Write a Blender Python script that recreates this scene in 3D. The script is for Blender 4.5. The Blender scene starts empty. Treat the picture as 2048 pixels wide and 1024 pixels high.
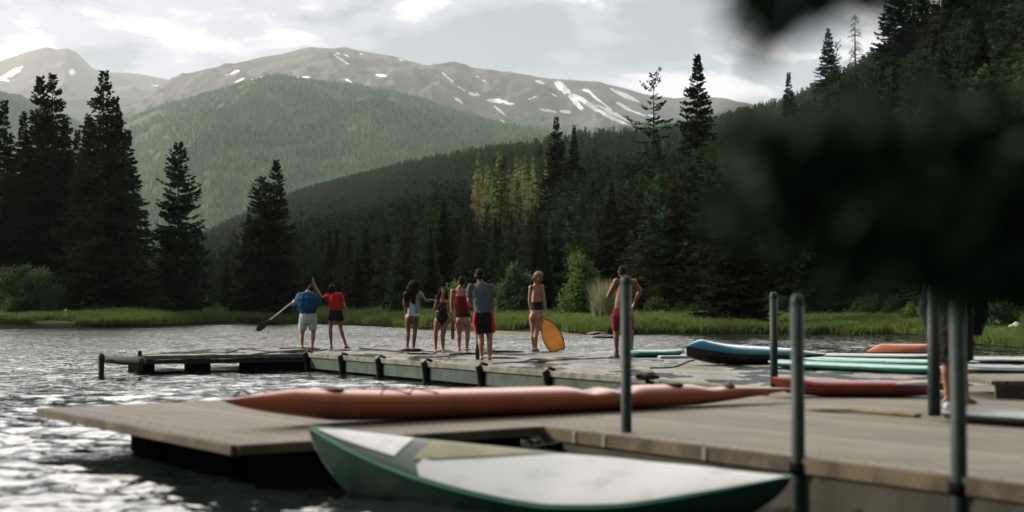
import bpy, bmesh, math, random
import numpy as np
from mathutils import Vector, Matrix, noise as mnoise
PI = math.pi
R = math.radians
random.seed(7)
scene = bpy.context.scene
COL = scene.collection

# ------------------------------------------------------------------ camera
F = 2844.0            # focal length in pixels of the 2048 px wide photograph
EYE = 1.5             # eye height above the water, deck is at 0.4
HOR = 610.0
DECK = 0.4
cam_d = bpy.data.cameras.new('camera')
cam = bpy.data.objects.new('camera', cam_d)
COL.objects.link(cam)
cam_d.sensor_width = 36.0
cam_d.lens = 36.0 * F / 2048.0
cam.location = (0, 0, EYE)
cam.rotation_euler = (R(90) + math.atan((HOR - 512) / F), 0, 0)
cam_d.clip_start = 0.05
cam_d.clip_end = 60000
cam_d.dof.use_dof = True
cam_d.dof.focus_distance = 55.0
cam_d.dof.aperture_fstop = 1.15
scene.camera = cam

# ------------------------------------------------------------------ light
SUN_AZ, SUN_EL = R(-74), R(25)
SUN_DIR = Vector((math.sin(SUN_AZ) * math.cos(SUN_EL), math.cos(SUN_AZ) * math.cos(SUN_EL), math.sin(SUN_EL)))
sd = bpy.data.lights.new('sun', 'SUN')
sd.energy = 5.0
sd.angle = R(0.6)
sd.color = (1.0, 0.88, 0.70)
so = bpy.data.objects.new('sun', sd)
so.rotation_euler = SUN_DIR.to_track_quat('Z', 'Y').to_euler()
so.location = (-50, 50, 60)
COL.objects.link(so)

scene.view_settings.view_transform = 'Standard'
scene.view_settings.look = 'None'
scene.view_settings.exposure = 0.18
scene.view_settings.gamma = 1.0
scene.render.engine = 'CYCLES'
scene.cycles.use_denoising = True
scene.cycles.max_bounces = 6
scene.cycles.diffuse_bounces = 2
scene.cycles.glossy_bounces = 3
scene.cycles.transmission_bounces = 3
scene.cycles.volume_bounces = 0
scene.cycles.transparent_max_bounces = 8
scene.cycles.sample_clamp_indirect = 4.0
scene.cycles.caustics_reflective = False
scene.cycles.caustics_refractive = False


class NT:
    """small helper to write node trees"""
    def __init__(self, tree):
        self.t = tree
        tree.nodes.clear()
    def n(self, typ, **kw):
        nd = self.t.nodes.new(typ)
        for k, v in kw.items():
            setattr(nd, k, v)
        return nd
    def l(self, a, b):
        self.t.links.new(a, b)
    def setin(self, sock, v):
        if hasattr(v, 'default_value') or hasattr(v, 'links'):
            self.l(v, sock)
        else:
            sock.default_value = v
    def math(self, op, a, b=None, c=None, clamp=False):
        nd = self.n('ShaderNodeMath', operation=op)
        nd.use_clamp = clamp
        self.setin(nd.inputs[0], a)
        if b is not None: self.setin(nd.inputs[1], b)
        if c is not None: self.setin(nd.inputs[2], c)
        return nd.outputs[0]
    def mix(self, f, a, b):
        nd = self.n('ShaderNodeMix', data_type='RGBA')
        self.setin(nd.inputs[0], f)
        self.setin(nd.inputs[6], a if not isinstance(a, tuple) else (*a[:3], 1))
        self.setin(nd.inputs[7], b if not isinstance(b, tuple) else (*b[:3], 1))
        return nd.outputs[2]
    def ramp(self, f, stops, interp='LINEAR'):
        nd = self.n('ShaderNodeValToRGB')
        nd.color_ramp.interpolation = interp
        el = nd.color_ramp.elements
        while len(el) < len(stops): el.new(0.5)
        for e, (p, c) in zip(el, stops):
            e.position = p
            e.color = (c, c, c, 1) if isinstance(c, (int, float)) else (*c[:3], 1)
        self.l(f, nd.inputs[0])
        return nd.outputs[0]
    def smooth(self, f, a, b, lo=0.0, hi=1.0):
        nd = self.n('ShaderNodeMapRange', interpolation_type='SMOOTHSTEP')
        self.setin(nd.inputs[0], f)
        nd.inputs[1].default_value = a; nd.inputs[2].default_value = b
        nd.inputs[3].default_value = lo; nd.inputs[4].default_value = hi
        return nd.outputs[0]
    def noise(self, vec, scale, detail=4, rough=0.5, dist=0.0):
        nd = self.n('ShaderNodeTexNoise')
        if vec is not None: self.l(vec, nd.inputs['Vector'])
        nd.inputs['Scale'].default_value = scale
        nd.inputs['Detail'].default_value = detail
        nd.inputs['Roughness'].default_value = rough
        nd.inputs['Distortion'].default_value = dist
        return nd.outputs[0]
    def mapping(self, vec, scale=(1, 1, 1), loc=(0, 0, 0), rot=(0, 0, 0)):
        nd = self.n('ShaderNodeMapping')
        self.l(vec, nd.inputs[0])
        nd.inputs[1].default_value = loc
        nd.inputs[2].default_value = rot
        nd.inputs[3].default_value = scale
        return nd.outputs[0]


world = bpy.data.worlds.new("World")
scene.world = world
world.use_nodes = True
w = NT(world.node_tree)
tc = w.n('ShaderNodeTexCoord').outputs['Generated']
sep = w.n('ShaderNodeSeparateXYZ'); w.l(tc, sep.inputs[0])
sky = w.n('ShaderNodeTexSky', sky_type='NISHITA')
sky.sun_disc = False
sky.sun_elevation = SUN_EL
sky.sun_rotation = SUN_AZ
bg1 = w.n('ShaderNodeBackground'); w.l(sky.outputs[0], bg1.inputs[0]); bg1.inputs[1].default_value = 0.10
dot = w.n('ShaderNodeVectorMath', operation='DOT_PRODUCT')
w.l(tc, dot.inputs[0]); dot.inputs[1].default_value = SUN_DIR
glow = w.smooth(dot.outputs['Value'], 0.35, 1.0)
m1 = w.mapping(tc, (1.0, 1.0, 2.6), (0.35, 0.1, 0.0))
big = w.noise(m1, 5.5, 7, 0.55, 0.4)
m2 = w.mapping(tc, (1.2, 1.2, 3.0), (3.1, 1.7, 0.4), (0, 0.12, 0))
small = w.noise(m2, 15.0, 8, 0.58, 0.25)
comb = w.math('ADD', w.math('MULTIPLY', big, 0.68), w.math('MULTIPLY', small, 0.32))
def sky_spot(px_, py_, rad_, amt):
    d_ = Vector(((px_ - 1024) / F, 1.0, (HOR - py_) / F)).normalized()
    dn = w.n('ShaderNodeVectorMath', operation='DISTANCE'); w.l(tc, dn.inputs[0]); dn.inputs[1].default_value = d_
    return w.math('MULTIPLY', w.smooth(dn.outputs['Value'], rad_, rad_ * 0.2), amt)
for sp_ in ((1480, 150, 0.075, 0.085), (1310, 175, 0.04, 0.06), (300, 40, 0.06, 0.035), (60, 50, 0.05, 0.03), (200, 100, 0.05, -0.06), (1180, 30, 0.05, 0.05), (1000, 40, 0.07, -0.07), (1330, 60, 0.06, -0.06), (700, 30, 0.06, -0.03)):
    comb = w.math('ADD', comb, sky_spot(*sp_))                     # where the larger cloud banks stand
lobe = w.smooth(sep.outputs[0], -0.35, 0.30)                       # left of the view is whiter, right greyer
base = w.mix(lobe, (0.655, 0.595, 0.68), (0.37, 0.43, 0.46))
cl = w.smooth(comb, 0.505, 0.575)
ccol = w.mix(cl, base, (0.93, 0.87, 0.89))
dark = w.smooth(comb, 0.495, 0.42)
ccol = w.mix(w.math('MULTIPLY', dark, 0.75), ccol, (0.27, 0.335, 0.35))
low = w.smooth(sep.outputs[2], 0.15, 0.02)
ccol = w.mix(w.math('MULTIPLY', low, 0.25), ccol, (0.66, 0.62, 0.68))
ccol = w.mix(w.math('MULTIPLY', w.smooth(sep.outputs[2], 0.2, 0.35), 0.85), ccol, (0.68, 0.645, 0.575))
front = w.smooth(sep.outputs[1], 0.0, 0.85)                       # the cloud is thin ahead, heavy and dark behind the camera
up = w.math('MULTIPLY', w.math('MULTIPLY', w.smooth(sep.outputs[2], 0.205, 0.30), w.smooth(sep.outputs[2], 0.85, 0.45)), front)
st = w.math('MULTIPLY_ADD', front, 0.66, 0.42)
st = w.math('ADD', st, w.math('MULTIPLY', w.math('MULTIPLY', glow, w.smooth(sep.outputs[2], 0.2, 0.4)), 1.3))
st = w.math('ADD', st, w.math('MULTIPLY', up, 5.2))
bg2 = w.n('ShaderNodeBackground'); w.l(ccol, bg2.inputs[0]); w.l(st, bg2.inputs[1])
mx = w.n('ShaderNodeMixShader'); mx.inputs[0].default_value = 0.88
w.l(bg1.outputs[0], mx.inputs[1]); w.l(bg2.outputs[0], mx.inputs[2])
wo = w.n('ShaderNodeOutputWorld'); w.l(mx.outputs[0], wo.inputs[0])

# ------------------------------------------------------------------ materials
MATS = {}


def mat(name, color, rough=0.6, color2=None, nscale=6.0, spec=0.4, bump=0.0, bscale=30.0, metal=0.0, sub=0.0,
        trans=0.0, detail=5, coord='Object', stretch=(1, 1, 1), rnd=0.0, coat=0.0, contrast=(0.35, 0.65)):
    if name in MATS: return MATS[name]
    m = bpy.data.materials.new(name); m.use_nodes = True
    t = NT(m.node_tree)
    out = t.n('ShaderNodeOutputMaterial')
    b = t.n('ShaderNodeBsdfPrincipled')
    tcn = t.n('ShaderNodeTexCoord').outputs[coord]
    vec = t.mapping(tcn, stretch)
    c2 = color2 if color2 is not None else tuple(c * 0.72 for c in color)
    f = t.smooth(t.noise(vec, nscale, detail, 0.6), *contrast)
    c = t.mix(f, color, c2)
    if rnd:
        oi = t.n('ShaderNodeObjectInfo')
        hs = t.n('ShaderNodeHueSaturation')
        hs.inputs['Saturation'].default_value = 1.0
        t.l(t.math('MULTIPLY_ADD', oi.outputs['Random'], rnd * 0.12, 0.5 - rnd * 0.06), hs.inputs['Hue'])
        t.l(t.math('MULTIPLY_ADD', oi.outputs['Random'], rnd, 1 - rnd * 0.45), hs.inputs['Value'])
        t.l(c, hs.inputs['Color']); c = hs.outputs[0]
    t.l(c, b.inputs['Base Color'])
    b.inputs['Roughness'].default_value = rough
    b.inputs['Specular IOR Level'].default_value = spec
    b.inputs['Metallic'].default_value = metal
    if coat: b.inputs['Coat Weight'].default_value = coat
    if sub:
        b.inputs['Subsurface Weight'].default_value = sub
        b.inputs['Subsurface Radius'].default_value = (0.02, 0.008, 0.004)
    if bump:
        bn = t.n('ShaderNodeBump'); bn.inputs['Strength'].default_value = bump
        bn.inputs['Distance'].default_value = 0.02
        t.l(t.noise(vec, bscale, 4, 0.6), bn.inputs['Height'])
        t.l(bn.outputs[0], b.inputs['Normal'])
    if trans:
        tr = t.n('ShaderNodeBsdfTranslucent'); t.l(c, tr.inputs[0])
        ms = t.n('ShaderNodeMixShader'); ms.inputs[0].default_value = trans
        t.l(b.outputs[0], ms.inputs[1]); t.l(tr.outputs[0], ms.inputs[2]); t.l(ms.outputs[0], out.inputs[0])
    else:
        t.l(b.outputs[0], out.inputs[0])
    MATS[name] = m
    return m


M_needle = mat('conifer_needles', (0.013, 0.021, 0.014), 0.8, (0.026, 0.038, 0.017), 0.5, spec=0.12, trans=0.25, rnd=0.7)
M_needle_lit = mat('lit_hill_needles', (0.030, 0.052, 0.026), 0.8, (0.088, 0.118, 0.036), 0.02, spec=0.1, trans=0.35, rnd=0.9)  # lighter copy of the conifer needles, sunlight put into the colour
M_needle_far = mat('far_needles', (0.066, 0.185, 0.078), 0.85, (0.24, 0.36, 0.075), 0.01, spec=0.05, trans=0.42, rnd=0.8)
M_bark = mat('bark', (0.055, 0.042, 0.034), 0.9, (0.03, 0.025, 0.022), 12, spec=0.15, bump=0.6, stretch=(1, 1, 0.2))
M_barkgrey = mat('dead_bark', (0.11, 0.10, 0.10), 0.9, (0.05, 0.045, 0.045), 12, spec=0.15, stretch=(1, 1, 0.2))
M_leaf = mat('deciduous_leaf', (0.15, 0.24, 0.055), 0.6, (0.07, 0.13, 0.035), 1.5, spec=0.25, trans=0.45)
M_willow = mat('willow_leaf', (0.12, 0.175, 0.070), 0.6, (0.045, 0.080, 0.030), 1.2, spec=0.25, trans=0.4)
M_nearleaf = mat('near_leaf', (0.032, 0.060, 0.034), 0.85, (0.026, 0.044, 0.030), 4, spec=0.03, trans=0.12)
M_grass = mat('grass_blade', (0.14, 0.19, 0.05), 0.7, (0.035, 0.070, 0.024), 0.25, spec=0.2, trans=0.4, coord='Generated', rnd=0.8)
M_reed = mat('pale_reed', (0.34, 0.34, 0.20), 0.7, (0.16, 0.20, 0.10), 3, spec=0.2, trans=0.4)
M_rock = mat('grey_rock', (0.20, 0.20, 0.20), 0.85, (0.09, 0.09, 0.085), 6, bump=0.8, bscale=14)
M_whiterock = mat('pale_rock', (0.62, 0.62, 0.60), 0.8, (0.12, 0.12, 0.11), 4, bump=0.8, bscale=10, contrast=(0.48, 0.6))
M_deck = None
M_metalgreen = mat('painted_green_pipe', (0.016, 0.034, 0.032), 0.55, (0.009, 0.020, 0.019), 7, spec=0.28, bump=0.15, bscale=60)
M_fascia = mat('green_fascia', (0.040, 0.078, 0.064), 0.75, (0.020, 0.036, 0.031), 3.5, bump=0.2, bscale=30, detail=8)
M_rim = mat('weathered_rim', (0.19, 0.19, 0.165), 0.8, (0.09, 0.092, 0.076), 5, stretch=(1, 1, 1), bump=0.3, bscale=40, detail=8)
M_edge = mat('timber_edge', (0.11, 0.085, 0.052), 0.85, (0.04, 0.033, 0.024), 3, bump=0.3, bscale=40, detail=8)
M_black = mat('black_rubber', (0.012, 0.012, 0.014), 0.6, (0.025, 0.025, 0.027), 9, spec=0.3)
M_float = mat('dark_float', (0.006, 0.006, 0.007), 1.0, (0.010, 0.010, 0.011), 3, spec=0.0)
M_orange = mat('orange_gelcoat', (0.36, 0.095, 0.045), 0.38, (0.20, 0.062, 0.038), 3.0, spec=0.4, coat=0.2, detail=9, contrast=(0.48, 0.75))
M_terra = mat('terracotta_gelcoat', (0.52, 0.20, 0.11), 0.45, (0.42, 0.15, 0.08), 3, spec=0.4)
M_red = mat('red_plastic', (0.27, 0.050, 0.038), 0.5, (0.17, 0.034, 0.028), 4, spec=0.4)
M_dgreen = mat('dark_green_gelcoat', (0.008, 0.045, 0.031), 0.42, (0.006, 0.026, 0.020), 2, spec=0.3)
M_rimgreen = mat('bright_green_rail', (0.03, 0.20, 0.125), 0.35, (0.02, 0.13, 0.085), 3, spec=0.5)
M_white = mat('white_deck_pad', (0.42, 0.44, 0.475), 0.55, (0.27, 0.285, 0.295), 3.5, spec=0.4, detail=9, contrast=(0.5, 0.78))
M_whitep = mat('white_plastic', (0.70, 0.72, 0.74), 0.5, (0.55, 0.57, 0.6), 6)
M_blue = mat('blue_plastic', (0.005, 0.23, 0.38), 0.28, (0.005, 0.15, 0.28), 3, spec=0.5, coat=0.4)
M_navy = mat('black_hull', (0.014, 0.015, 0.020), 0.45, (0.02, 0.02, 0.026), 3, spec=0.4)
M_teal = mat('teal_board', (0.035, 0.27, 0.22), 0.34, (0.02, 0.17, 0.16), 2, spec=0.5, coat=0.3)
M_tealpale = mat('pale_teal_deck', (0.22, 0.42, 0.37), 0.4, (0.12, 0.30, 0.27), 3, spec=0.5)
M_greyboard = mat('grey_board', (0.42, 0.45, 0.46), 0.5, (0.26, 0.29, 0.30), 5, stretch=(0.3, 4, 1), detail=8)
M_slate = mat('slate_board', (0.14, 0.17, 0.20), 0.4, (0.08, 0.10, 0.12), 3, spec=0.5)
M_slatedark = mat('dark_slate_hull', (0.035, 0.038, 0.045), 0.5, (0.02, 0.022, 0.026), 3)
M_yellow = mat('amber_board', (0.95, 0.56, 0.17), 0.5, (0.88, 0.48, 0.13), 5, spec=0.3, trans=0.4)
M_olive = mat('olive_paddle', (0.20, 0.15, 0.055), 0.6, (0.12, 0.09, 0.035), 6)
M_silver = mat('pale_shaft', (0.55, 0.53, 0.48), 0.4, (0.42, 0.40, 0.36), 8)
M_rope = mat('dark_rope', (0.018, 0.018, 0.020), 0.8, (0.035, 0.033, 0.03), 30)


def skin(name, c):
    return mat(name, c, 0.48, tuple(x * 0.80 for x in c), 7, spec=0.35, sub=0.08, bump=0.05, bscale=60)


# ------------------------------------------------------------------ mesh helpers
def link(o):
    COL.objects.link(o); return o


def new_mesh(name, V, faces):
    """V (n,3) array, faces = list of arrays (m,k)"""
    V = np.asarray(V, dtype=np.float32)
    me = bpy.data.meshes.new(name)
    faces = [np.asarray(f, dtype=np.int32) for f in faces if len(f)]
    nl = sum(f.size for f in faces); nf = sum(len(f) for f in faces)
    me.vertices.add(len(V)); me.vertices.foreach_set('co', V.ravel())
    me.loops.add(nl); me.loops.foreach_set('vertex_index', np.concatenate([f.ravel() for f in faces]))
    me.polygons.add(nf)
    tot = np.concatenate([np.full(len(f), f.shape[1], np.int32) for f in faces])
    st_ = np.concatenate([[0], np.cumsum(tot)[:-1]]).astype(np.int32)
    me.polygons.foreach_set('loop_start', st_)
    me.update(calc_edges=True)
    me.validate()
    return me


def smooth_mesh(me, on=True):
    me.polygons.foreach_set('use_smooth', np.full(len(me.polygons), on, dtype=bool))
    me.update()


def mobj(name, me, material, parent=None, smooth=False):
    o = bpy.data.objects.new(name, me)
    if material is not None and not me.materials: me.materials.append(material)
    if smooth: smooth_mesh(me)
    link(o)
    if parent is not None: o.parent = parent
    return o


def bobj(name, bm, material, parent=None, smooth=False):
    me = bpy.data.meshes.new(name)
    bmesh.ops.recalc_face_normals(bm, faces=bm.faces)
    bm.to_mesh(me); bm.free()
    return mobj(name, me, material, parent, smooth)


def tag(o, label=None, cat=None, group=None, kind=None):
    if label: o['label'] = label
    if cat: o['category'] = cat
    if group: o['group'] = group
    if kind: o['kind'] = kind
    return o


def thing(name, label, cat, loc=(0, 0, 0), rz=0.0, group=None):
    o = bpy.data.objects.new(name, None); link(o)
    o.empty_display_size = 0.3
    o.location = loc; o.rotation_euler = (0, 0, rz)
    return tag(o, label, cat, group)


def struct(name, me, material, smooth=False):
    o = mobj(name, me, material, None, smooth); o['kind'] = 'structure'
    return o


def at(px, py, z=DECK):
    """the point of a horizontal plane at height z that the photograph shows at px, py"""
    d = (EYE - z) * F / (py - HOR)
    return Vector(((px - 1024) / F * d, d, z))


def at_d(px, py, d):
    return Vector(((px - 1024) / F * d, d, EYE - (py - HOR) / F * d))


def frame(d, ref=None):
    d = Vector(d).normalized()
    ref = Vector(ref) if ref is not None else (Vector((0, 0, 1)) if abs(d.z) < 0.9 else Vector((0, 1, 0)))
    a = d.cross(ref)
    if a.length < 1e-5: a = d.cross(Vector((1, 0, 0)))
    a.normalize(); b = a.cross(d).normalized()
    return a, b


def tube(bm, pts, radii, n=10, ref=None, cap=True, round_ends=False):
    """tapered tube through pts; a radius may be a pair (sideways, up)"""
    pts = [Vector(p) for p in pts]
    radii = [r if isinstance(r, (tuple, list)) else (r, r) for r in radii]
    if round_ends:
        d0 = (pts[0] - pts[1]).normalized(); d1 = (pts[-1] - pts[-2]).normalized()
        r0, r1 = radii[0], radii[-1]
        p0, p1 = pts[0], pts[-1]
        pre = [(p0 + d0 * min(r0) * k, (r0[0] * s, r0[1] * s)) for k, s in ((0.95, 0.3), (0.7, 0.72), (0.35, 0.93))]
        post = [(p1 + d1 * min(r1) * k, (r1[0] * s, r1[1] * s)) for k, s in ((0.35, 0.93), (0.7, 0.72), (0.95, 0.3))]
        pts = [p for p, _ in pre] + pts + [p for p, _ in post]
        radii = [r for _, r in pre] + radii + [r for _, r in post]
    rings = []
    for i, p in enumerate(pts):
        a_ = pts[min(i + 1, len(pts) - 1)] - pts[max(i - 1, 0)]
        a, b = frame(a_, ref)
        rings.append([bm.verts.new(p + a * (math.cos(2 * PI * k / n) * radii[i][0]) + b * (math.sin(2 * PI * k / n) * radii[i][1])) for k in range(n)])
    for i in range(len(rings) - 1):
        for k in range(n):
            bm.faces.new((rings[i][k], rings[i][(k + 1) % n], rings[i + 1][(k + 1) % n], rings[i + 1][k]))
    if cap:
        bm.faces.new(rings[0][::-1]); bm.faces.new(rings[-1])
    return bm


def ellipsoid(bm, c, r, rot=None, seg=16, rings=10):
    m = Matrix.Translation(Vector(c))
    if rot is not None: m = m @ rot.to_4x4()
    m = m @ Matrix.Diagonal((r[0], r[1], r[2], 1))
    bmesh.ops.create_uvsphere(bm, u_segments=seg, v_segments=rings, radius=1.0, matrix=m)


def box(bm, p, s, rz=0.0, bev=0.0):
    m = Matrix.Translation(Vector(p)) @ Matrix.Rotation(rz, 4, 'Z') @ Matrix.Diagonal((s[0], s[1], s[2], 1))
    r = bmesh.ops.create_cube(bm, size=1.0, matrix=m)
    if bev:
        es = list({e for v in r['verts'] for e in v.link_edges})
        bmesh.ops.bevel(bm, geom=es, offset=bev, segments=2, affect='EDGES', profile=0.6)


def prism(bm, poly, z0, z1):
    lo = [bm.verts.new((x, y, z0)) for x, y in poly]; hi = [bm.verts.new((x, y, z1)) for x, y in poly]
    n = len(poly)
    bm.faces.new(lo[::-1]); bm.faces.new(hi)
    for i in range(n):
        bm.faces.new((lo[i], lo[(i + 1) % n], hi[(i + 1) % n], hi[i]))


def vnoise(x, y, z=0.0, seed=0):
    """cheap smooth value noise on arrays"""
    xi = np.floor(x); yi = np.floor(y); xf = x - xi; yf = y - yi
    xf = xf * xf * (3 - 2 * xf); yf = yf * yf * (3 - 2 * yf)
    def h(a, b):
        s = np.sin(a * 127.1 + b * 311.7 + seed * 74.7) * 43758.5453
        return s - np.floor(s)
    return (h(xi, yi) * (1 - xf) + h(xi + 1, yi) * xf) * (1 - yf) + (h(xi, yi + 1) * (1 - xf) + h(xi + 1, yi + 1) * xf) * yf


def fbm(x, y, oct=5, seed=0, ridged=False):
    s = np.zeros_like(x); a = 0.5; t = 0
    for i in range(oct):
        n_ = vnoise(x * 2 ** i + 13.7 * i, y * 2 ** i + 7.1 * i, seed=seed + i)
        if ridged: n_ = 1 - np.abs(2 * n_ - 1)
        s += a * n_; t += a; a *= 0.5
    return s / t


# ------------------------------------------------------------------ terrain
def px_of(x, y):
    return 1024 + F * x / np.maximum(y, 1e-3)


SH_P = [-2500, -400, 0, 300, 420, 600, 760, 880, 1000, 1120, 1200, 1280, 1500, 1800, 1950, 2100, 2600, 4500]
SH_R = [100, 96, 94.8, 96, 110, 114, 100, 84, 78, 75, 71, 71, 71.5, 71, 55, 50, 48, 60]
RG_P = [-2500, -300, 250, 400, 500, 600, 700, 830, 960, 1080, 1180, 1300, 1430, 1500, 1580, 1640, 1700, 1760, 1830, 1900, 2048, 2600, 4500]
RG_Y = [560, 560, 570, 500, 452, 408, 382, 354, 335, 330, 318, 296, 266, 250, 234, 222, 210, 194, 165, 128, 60, -60, -100]
RG_R = [1500, 1500, 1500, 1500, 1400, 1300, 1200, 1000, 760, 620, 560, 800, 1100, 1000, 900, 620, 470, 400, 330, 300, 260, 240, 240]


def shore_r(p):
    return np.interp(p, SH_P, SH_R)


def ground_z(x, y):
    x = np.asarray(x, dtype=float); y = np.asarray(y, dtype=float)
    r = np.hypot(x, y)
    az = np.arctan2(x, y)
    p = np.where(np.abs(az) < 1.0, 1024 + F * np.tan(np.clip(az, -1.0, 1.0)), np.where(az > 0, 4500, -2500))
    rs = np.interp(p, SH_P, SH_R) * (1 + 0.035 * (fbm(x * 0.09, y * 0.09, 3, 5) - 0.5) * 2)
    Rr = np.interp(p, RG_P, RG_R)
    zr = EYE + (HOR - np.interp(p, RG_P, RG_Y)) / F * Rr
    bank = np.clip((r - rs) / 3.0, -1, 1)
    z = np.where(bank < 0, bank * 1.2, 0.35 * bank)
    lft = np.clip((700 - p) / 500, 0, 1)
    z = z + np.clip((r - rs) / 40.0, 0, 1) * (0.25 + 1.1 * lft)
    t = np.clip((r - rs - 18) / (Rr - rs - 18), 0, None)
    hill = np.where(t < 1, t ** 1.12, 1 - 0.55 * (t - 1))
    hill = np.maximum(hill, -0.02)
    z = z + zr * hill * np.where(r > rs, 1, 0)
    z = z + np.clip(t, 0, 1) * (1 - np.clip(t, 0, 1)) * zr * 0.55 * (fbm(x * 0.006, y * 0.006, 4, 9) - 0.5)
    return z


def fan(az, rr, zf, name):
    A, Rr_ = np.meshgrid(az, rr)
    X = np.sin(A) * Rr_; Y = np.cos(A) * Rr_
    Z = zf(X, Y)
    nr, na = A.shape
    V = np.stack([X, Y, Z], -1).reshape(-1, 3)
    i = np.arange(nr - 1)[:, None] * na + np.arange(na - 1)[None, :]
    q = np.stack([i, i + 1, i + na + 1, i + na], -1).reshape(-1, 4)
    return new_mesh(name, V, [q[:, ::-1]])


az_d = np.concatenate([np.linspace(-PI, R(-27), 90, endpoint=False), np.linspace(R(-27), R(27), 420), np.linspace(R(27), PI, 90)[1:]])
rr_d = np.concatenate([[0.5, 10, 25], np.geomspace(40, 2600, 260)])
m_ground = bpy.data.materials.new('forest_ground'); m_ground.use_nodes = True
t = NT(m_ground.node_tree)
o_ = t.n('ShaderNodeOutputMaterial'); b_ = t.n('ShaderNodeBsdfPrincipled')
ps = t.n('ShaderNodeNewGeometry').outputs['Position']
f1 = t.smooth(t.noise(ps, 0.35, 6, 0.6), 0.4, 0.6)
f2 = t.smooth(t.noise(ps, 0.02, 4, 0.6), 0.4, 0.62)
c_ = t.mix(f1, (0.035, 0.050, 0.020), (0.060, 0.052, 0.030))
c_ = t.mix(f2, c_, (0.030, 0.046, 0.022))
sz0 = t.n('ShaderNodeSeparateXYZ'); t.l(ps, sz0.inputs[0])
c_ = t.mix(t.smooth(sz0.outputs[2], 2.6, 1.4), c_, t.mix(f1, (0.06, 0.10, 0.03), (0.04, 0.07, 0.025)))
c_ = t.mix(t.smooth(sz0.outputs[2], 0.42, 0.22), c_, (0.016, 0.014, 0.010))   # wet mud and the bank's shadow line, put into the colour at the waterline
t.l(c_, b_.inputs['Base Color']); b_.inputs['Roughness'].default_value = 0.95; b_.inputs['Specular IOR Level'].default_value = 0.1
t.l(b_.outputs[0], o_.inputs[0])
struct('ground', fan(az_d, rr_d, ground_z, 'ground'), m_ground, True)


# ------------------------------------------------------------------ lake
rng = np.random.default_rng(11)
WN = 64
wl = np.exp(rng.uniform(math.log(0.16), math.log(1.5), WN))
wa = rng.normal(R(72), R(38), WN)                   # travel directions, mostly towards and away from the camera
wk = 2 * PI / wl
wamp = 0.0034 * wl ** 0.9 * (0.6 + 0.8 * rng.random(WN))
wph = rng.uniform(0, 2 * PI, WN)


def sines(X, Y, lo, hi, n, seed, mean_dir=72, spread=45):
    """a random sea of n sine waves with about unit variance"""
    g_ = np.random.default_rng(seed)
    l_ = np.exp(g_.uniform(math.log(lo), math.log(hi), n)); a_ = g_.normal(R(mean_dir), R(spread), n); p_ = g_.uniform(0, 2 * PI, n)
    return sum(np.sin(2 * PI / l_[k] * (X * math.cos(a_[k]) + Y * math.sin(a_[k])) + p_[k]) for k in range(n)) * math.sqrt(2.0 / n)


def lake_z(X, Y):
    r = np.hypot(X, Y)
    dr = r * 0.0046
    Z = np.zeros_like(X)
    patch = 0.6 + 0.8 * fbm(X * 0.12, Y * 0.07, 3, 3)
    for k in range(WN):
        fade = np.clip((wl[k] / (dr + 1e-6) - 2.5) / 3, 0, 1)
        Z += wamp[k] * fade * np.sin(wk[k] * (X * math.cos(wa[k]) + Y * math.sin(wa[k])) + wph[k] + 0.8 * np.sin(0.7 * X + 0.5 * Y + k))
    S = sines(X, Y, 0.42, 0.95, 14, 5)
    S2 = sines(X, Y, 1.4, 3.5, 14, 6)
    Z += 0.021 * np.exp(-np.sqrt(S * S + 0.03) / 0.5) * np.clip(1.6 - r / 28, 0, 1)
    Z += 0.026 * np.exp(-np.sqrt(S2 * S2 + 0.03) / 0.6) * np.clip((r - 9) / 10, 0, 1) * np.clip(2.2 - r / 55, 0.25, 1)
    inside = (np.abs(np.arctan2(X, Y)) < R(26)) & (r > 3.5)
    return np.where(inside, Z * patch, 0.0)


az_w = np.concatenate([np.linspace(-PI, R(-26.5), 40, endpoint=False), np.linspace(R(-26.5), R(26.5), 620), np.linspace(R(26.5), PI, 40)[1:]])
rr_w = np.concatenate([[0.02, 1.5], np.geomspace(3.2, 128, 800)])
m_w = bpy.data.materials.new('lake_water'); m_w.use_nodes = True
t = NT(m_w.node_tree)
o_ = t.n('ShaderNodeOutputMaterial'); b_ = t.n('ShaderNodeBsdfPrincipled')
ps = t.n('ShaderNodeNewGeometry').outputs['Position']
b_.inputs['Base Color'].default_value = (0.012, 0.018, 0.018, 1)
b_.inputs['Roughness'].default_value = 0.03
b_.inputs['IOR'].default_value = 1.40
b_.inputs['Specular IOR Level'].default_value = 0.85
pm = t.mapping(ps, (0.75, 1.25, 1.0))
h1 = t.noise(pm, 2.4, 2, 0.5, 0.6)
h2 = t.noise(pm, 6.5, 2, 0.5, 0.4)
dist = t.n('ShaderNodeVectorMath', operation='LENGTH'); t.l(ps, dist.inputs[0])
farw = t.smooth(dist.outputs['Value'], 14.0, 60.0, 0.5, 2.8)
sxw = t.n('ShaderNodeSeparateXYZ'); t.l(ps, sxw.inputs[0])
lee = t.smooth(t.math('SUBTRACT', sxw.outputs[0], t.math('MULTIPLY', sxw.outputs[1], 0.03)), -1.0, 8.0, 1.0, 0.30)   # calmer water in the lee of the right shore
farw = t.math('MULTIPLY', farw, lee)
hh = t.math('ADD', h1, t.math('MULTIPLY', h2, 0.33))
gust = t.smooth(t.noise(t.mapping(ps, (0.06, 0.10, 1)), 1.0, 3, 0.5), 0.3, 0.7, 0.5, 1.1)
bn = t.n('ShaderNodeBump'); bn.inputs['Strength'].default_value = 1.0; bn.inputs['Distance'].default_value = 0.075
t.l(t.math('MULTIPLY', hh, t.math('MULTIPLY', gust, farw)), bn.inputs['Height']); t.l(bn.outputs[0], b_.inputs['Normal'])
t.l(b_.outputs[0], o_.inputs[0])
lake = struct('lake', fan(az_w, rr_w, lake_z, 'lake'), m_w, True)

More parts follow.
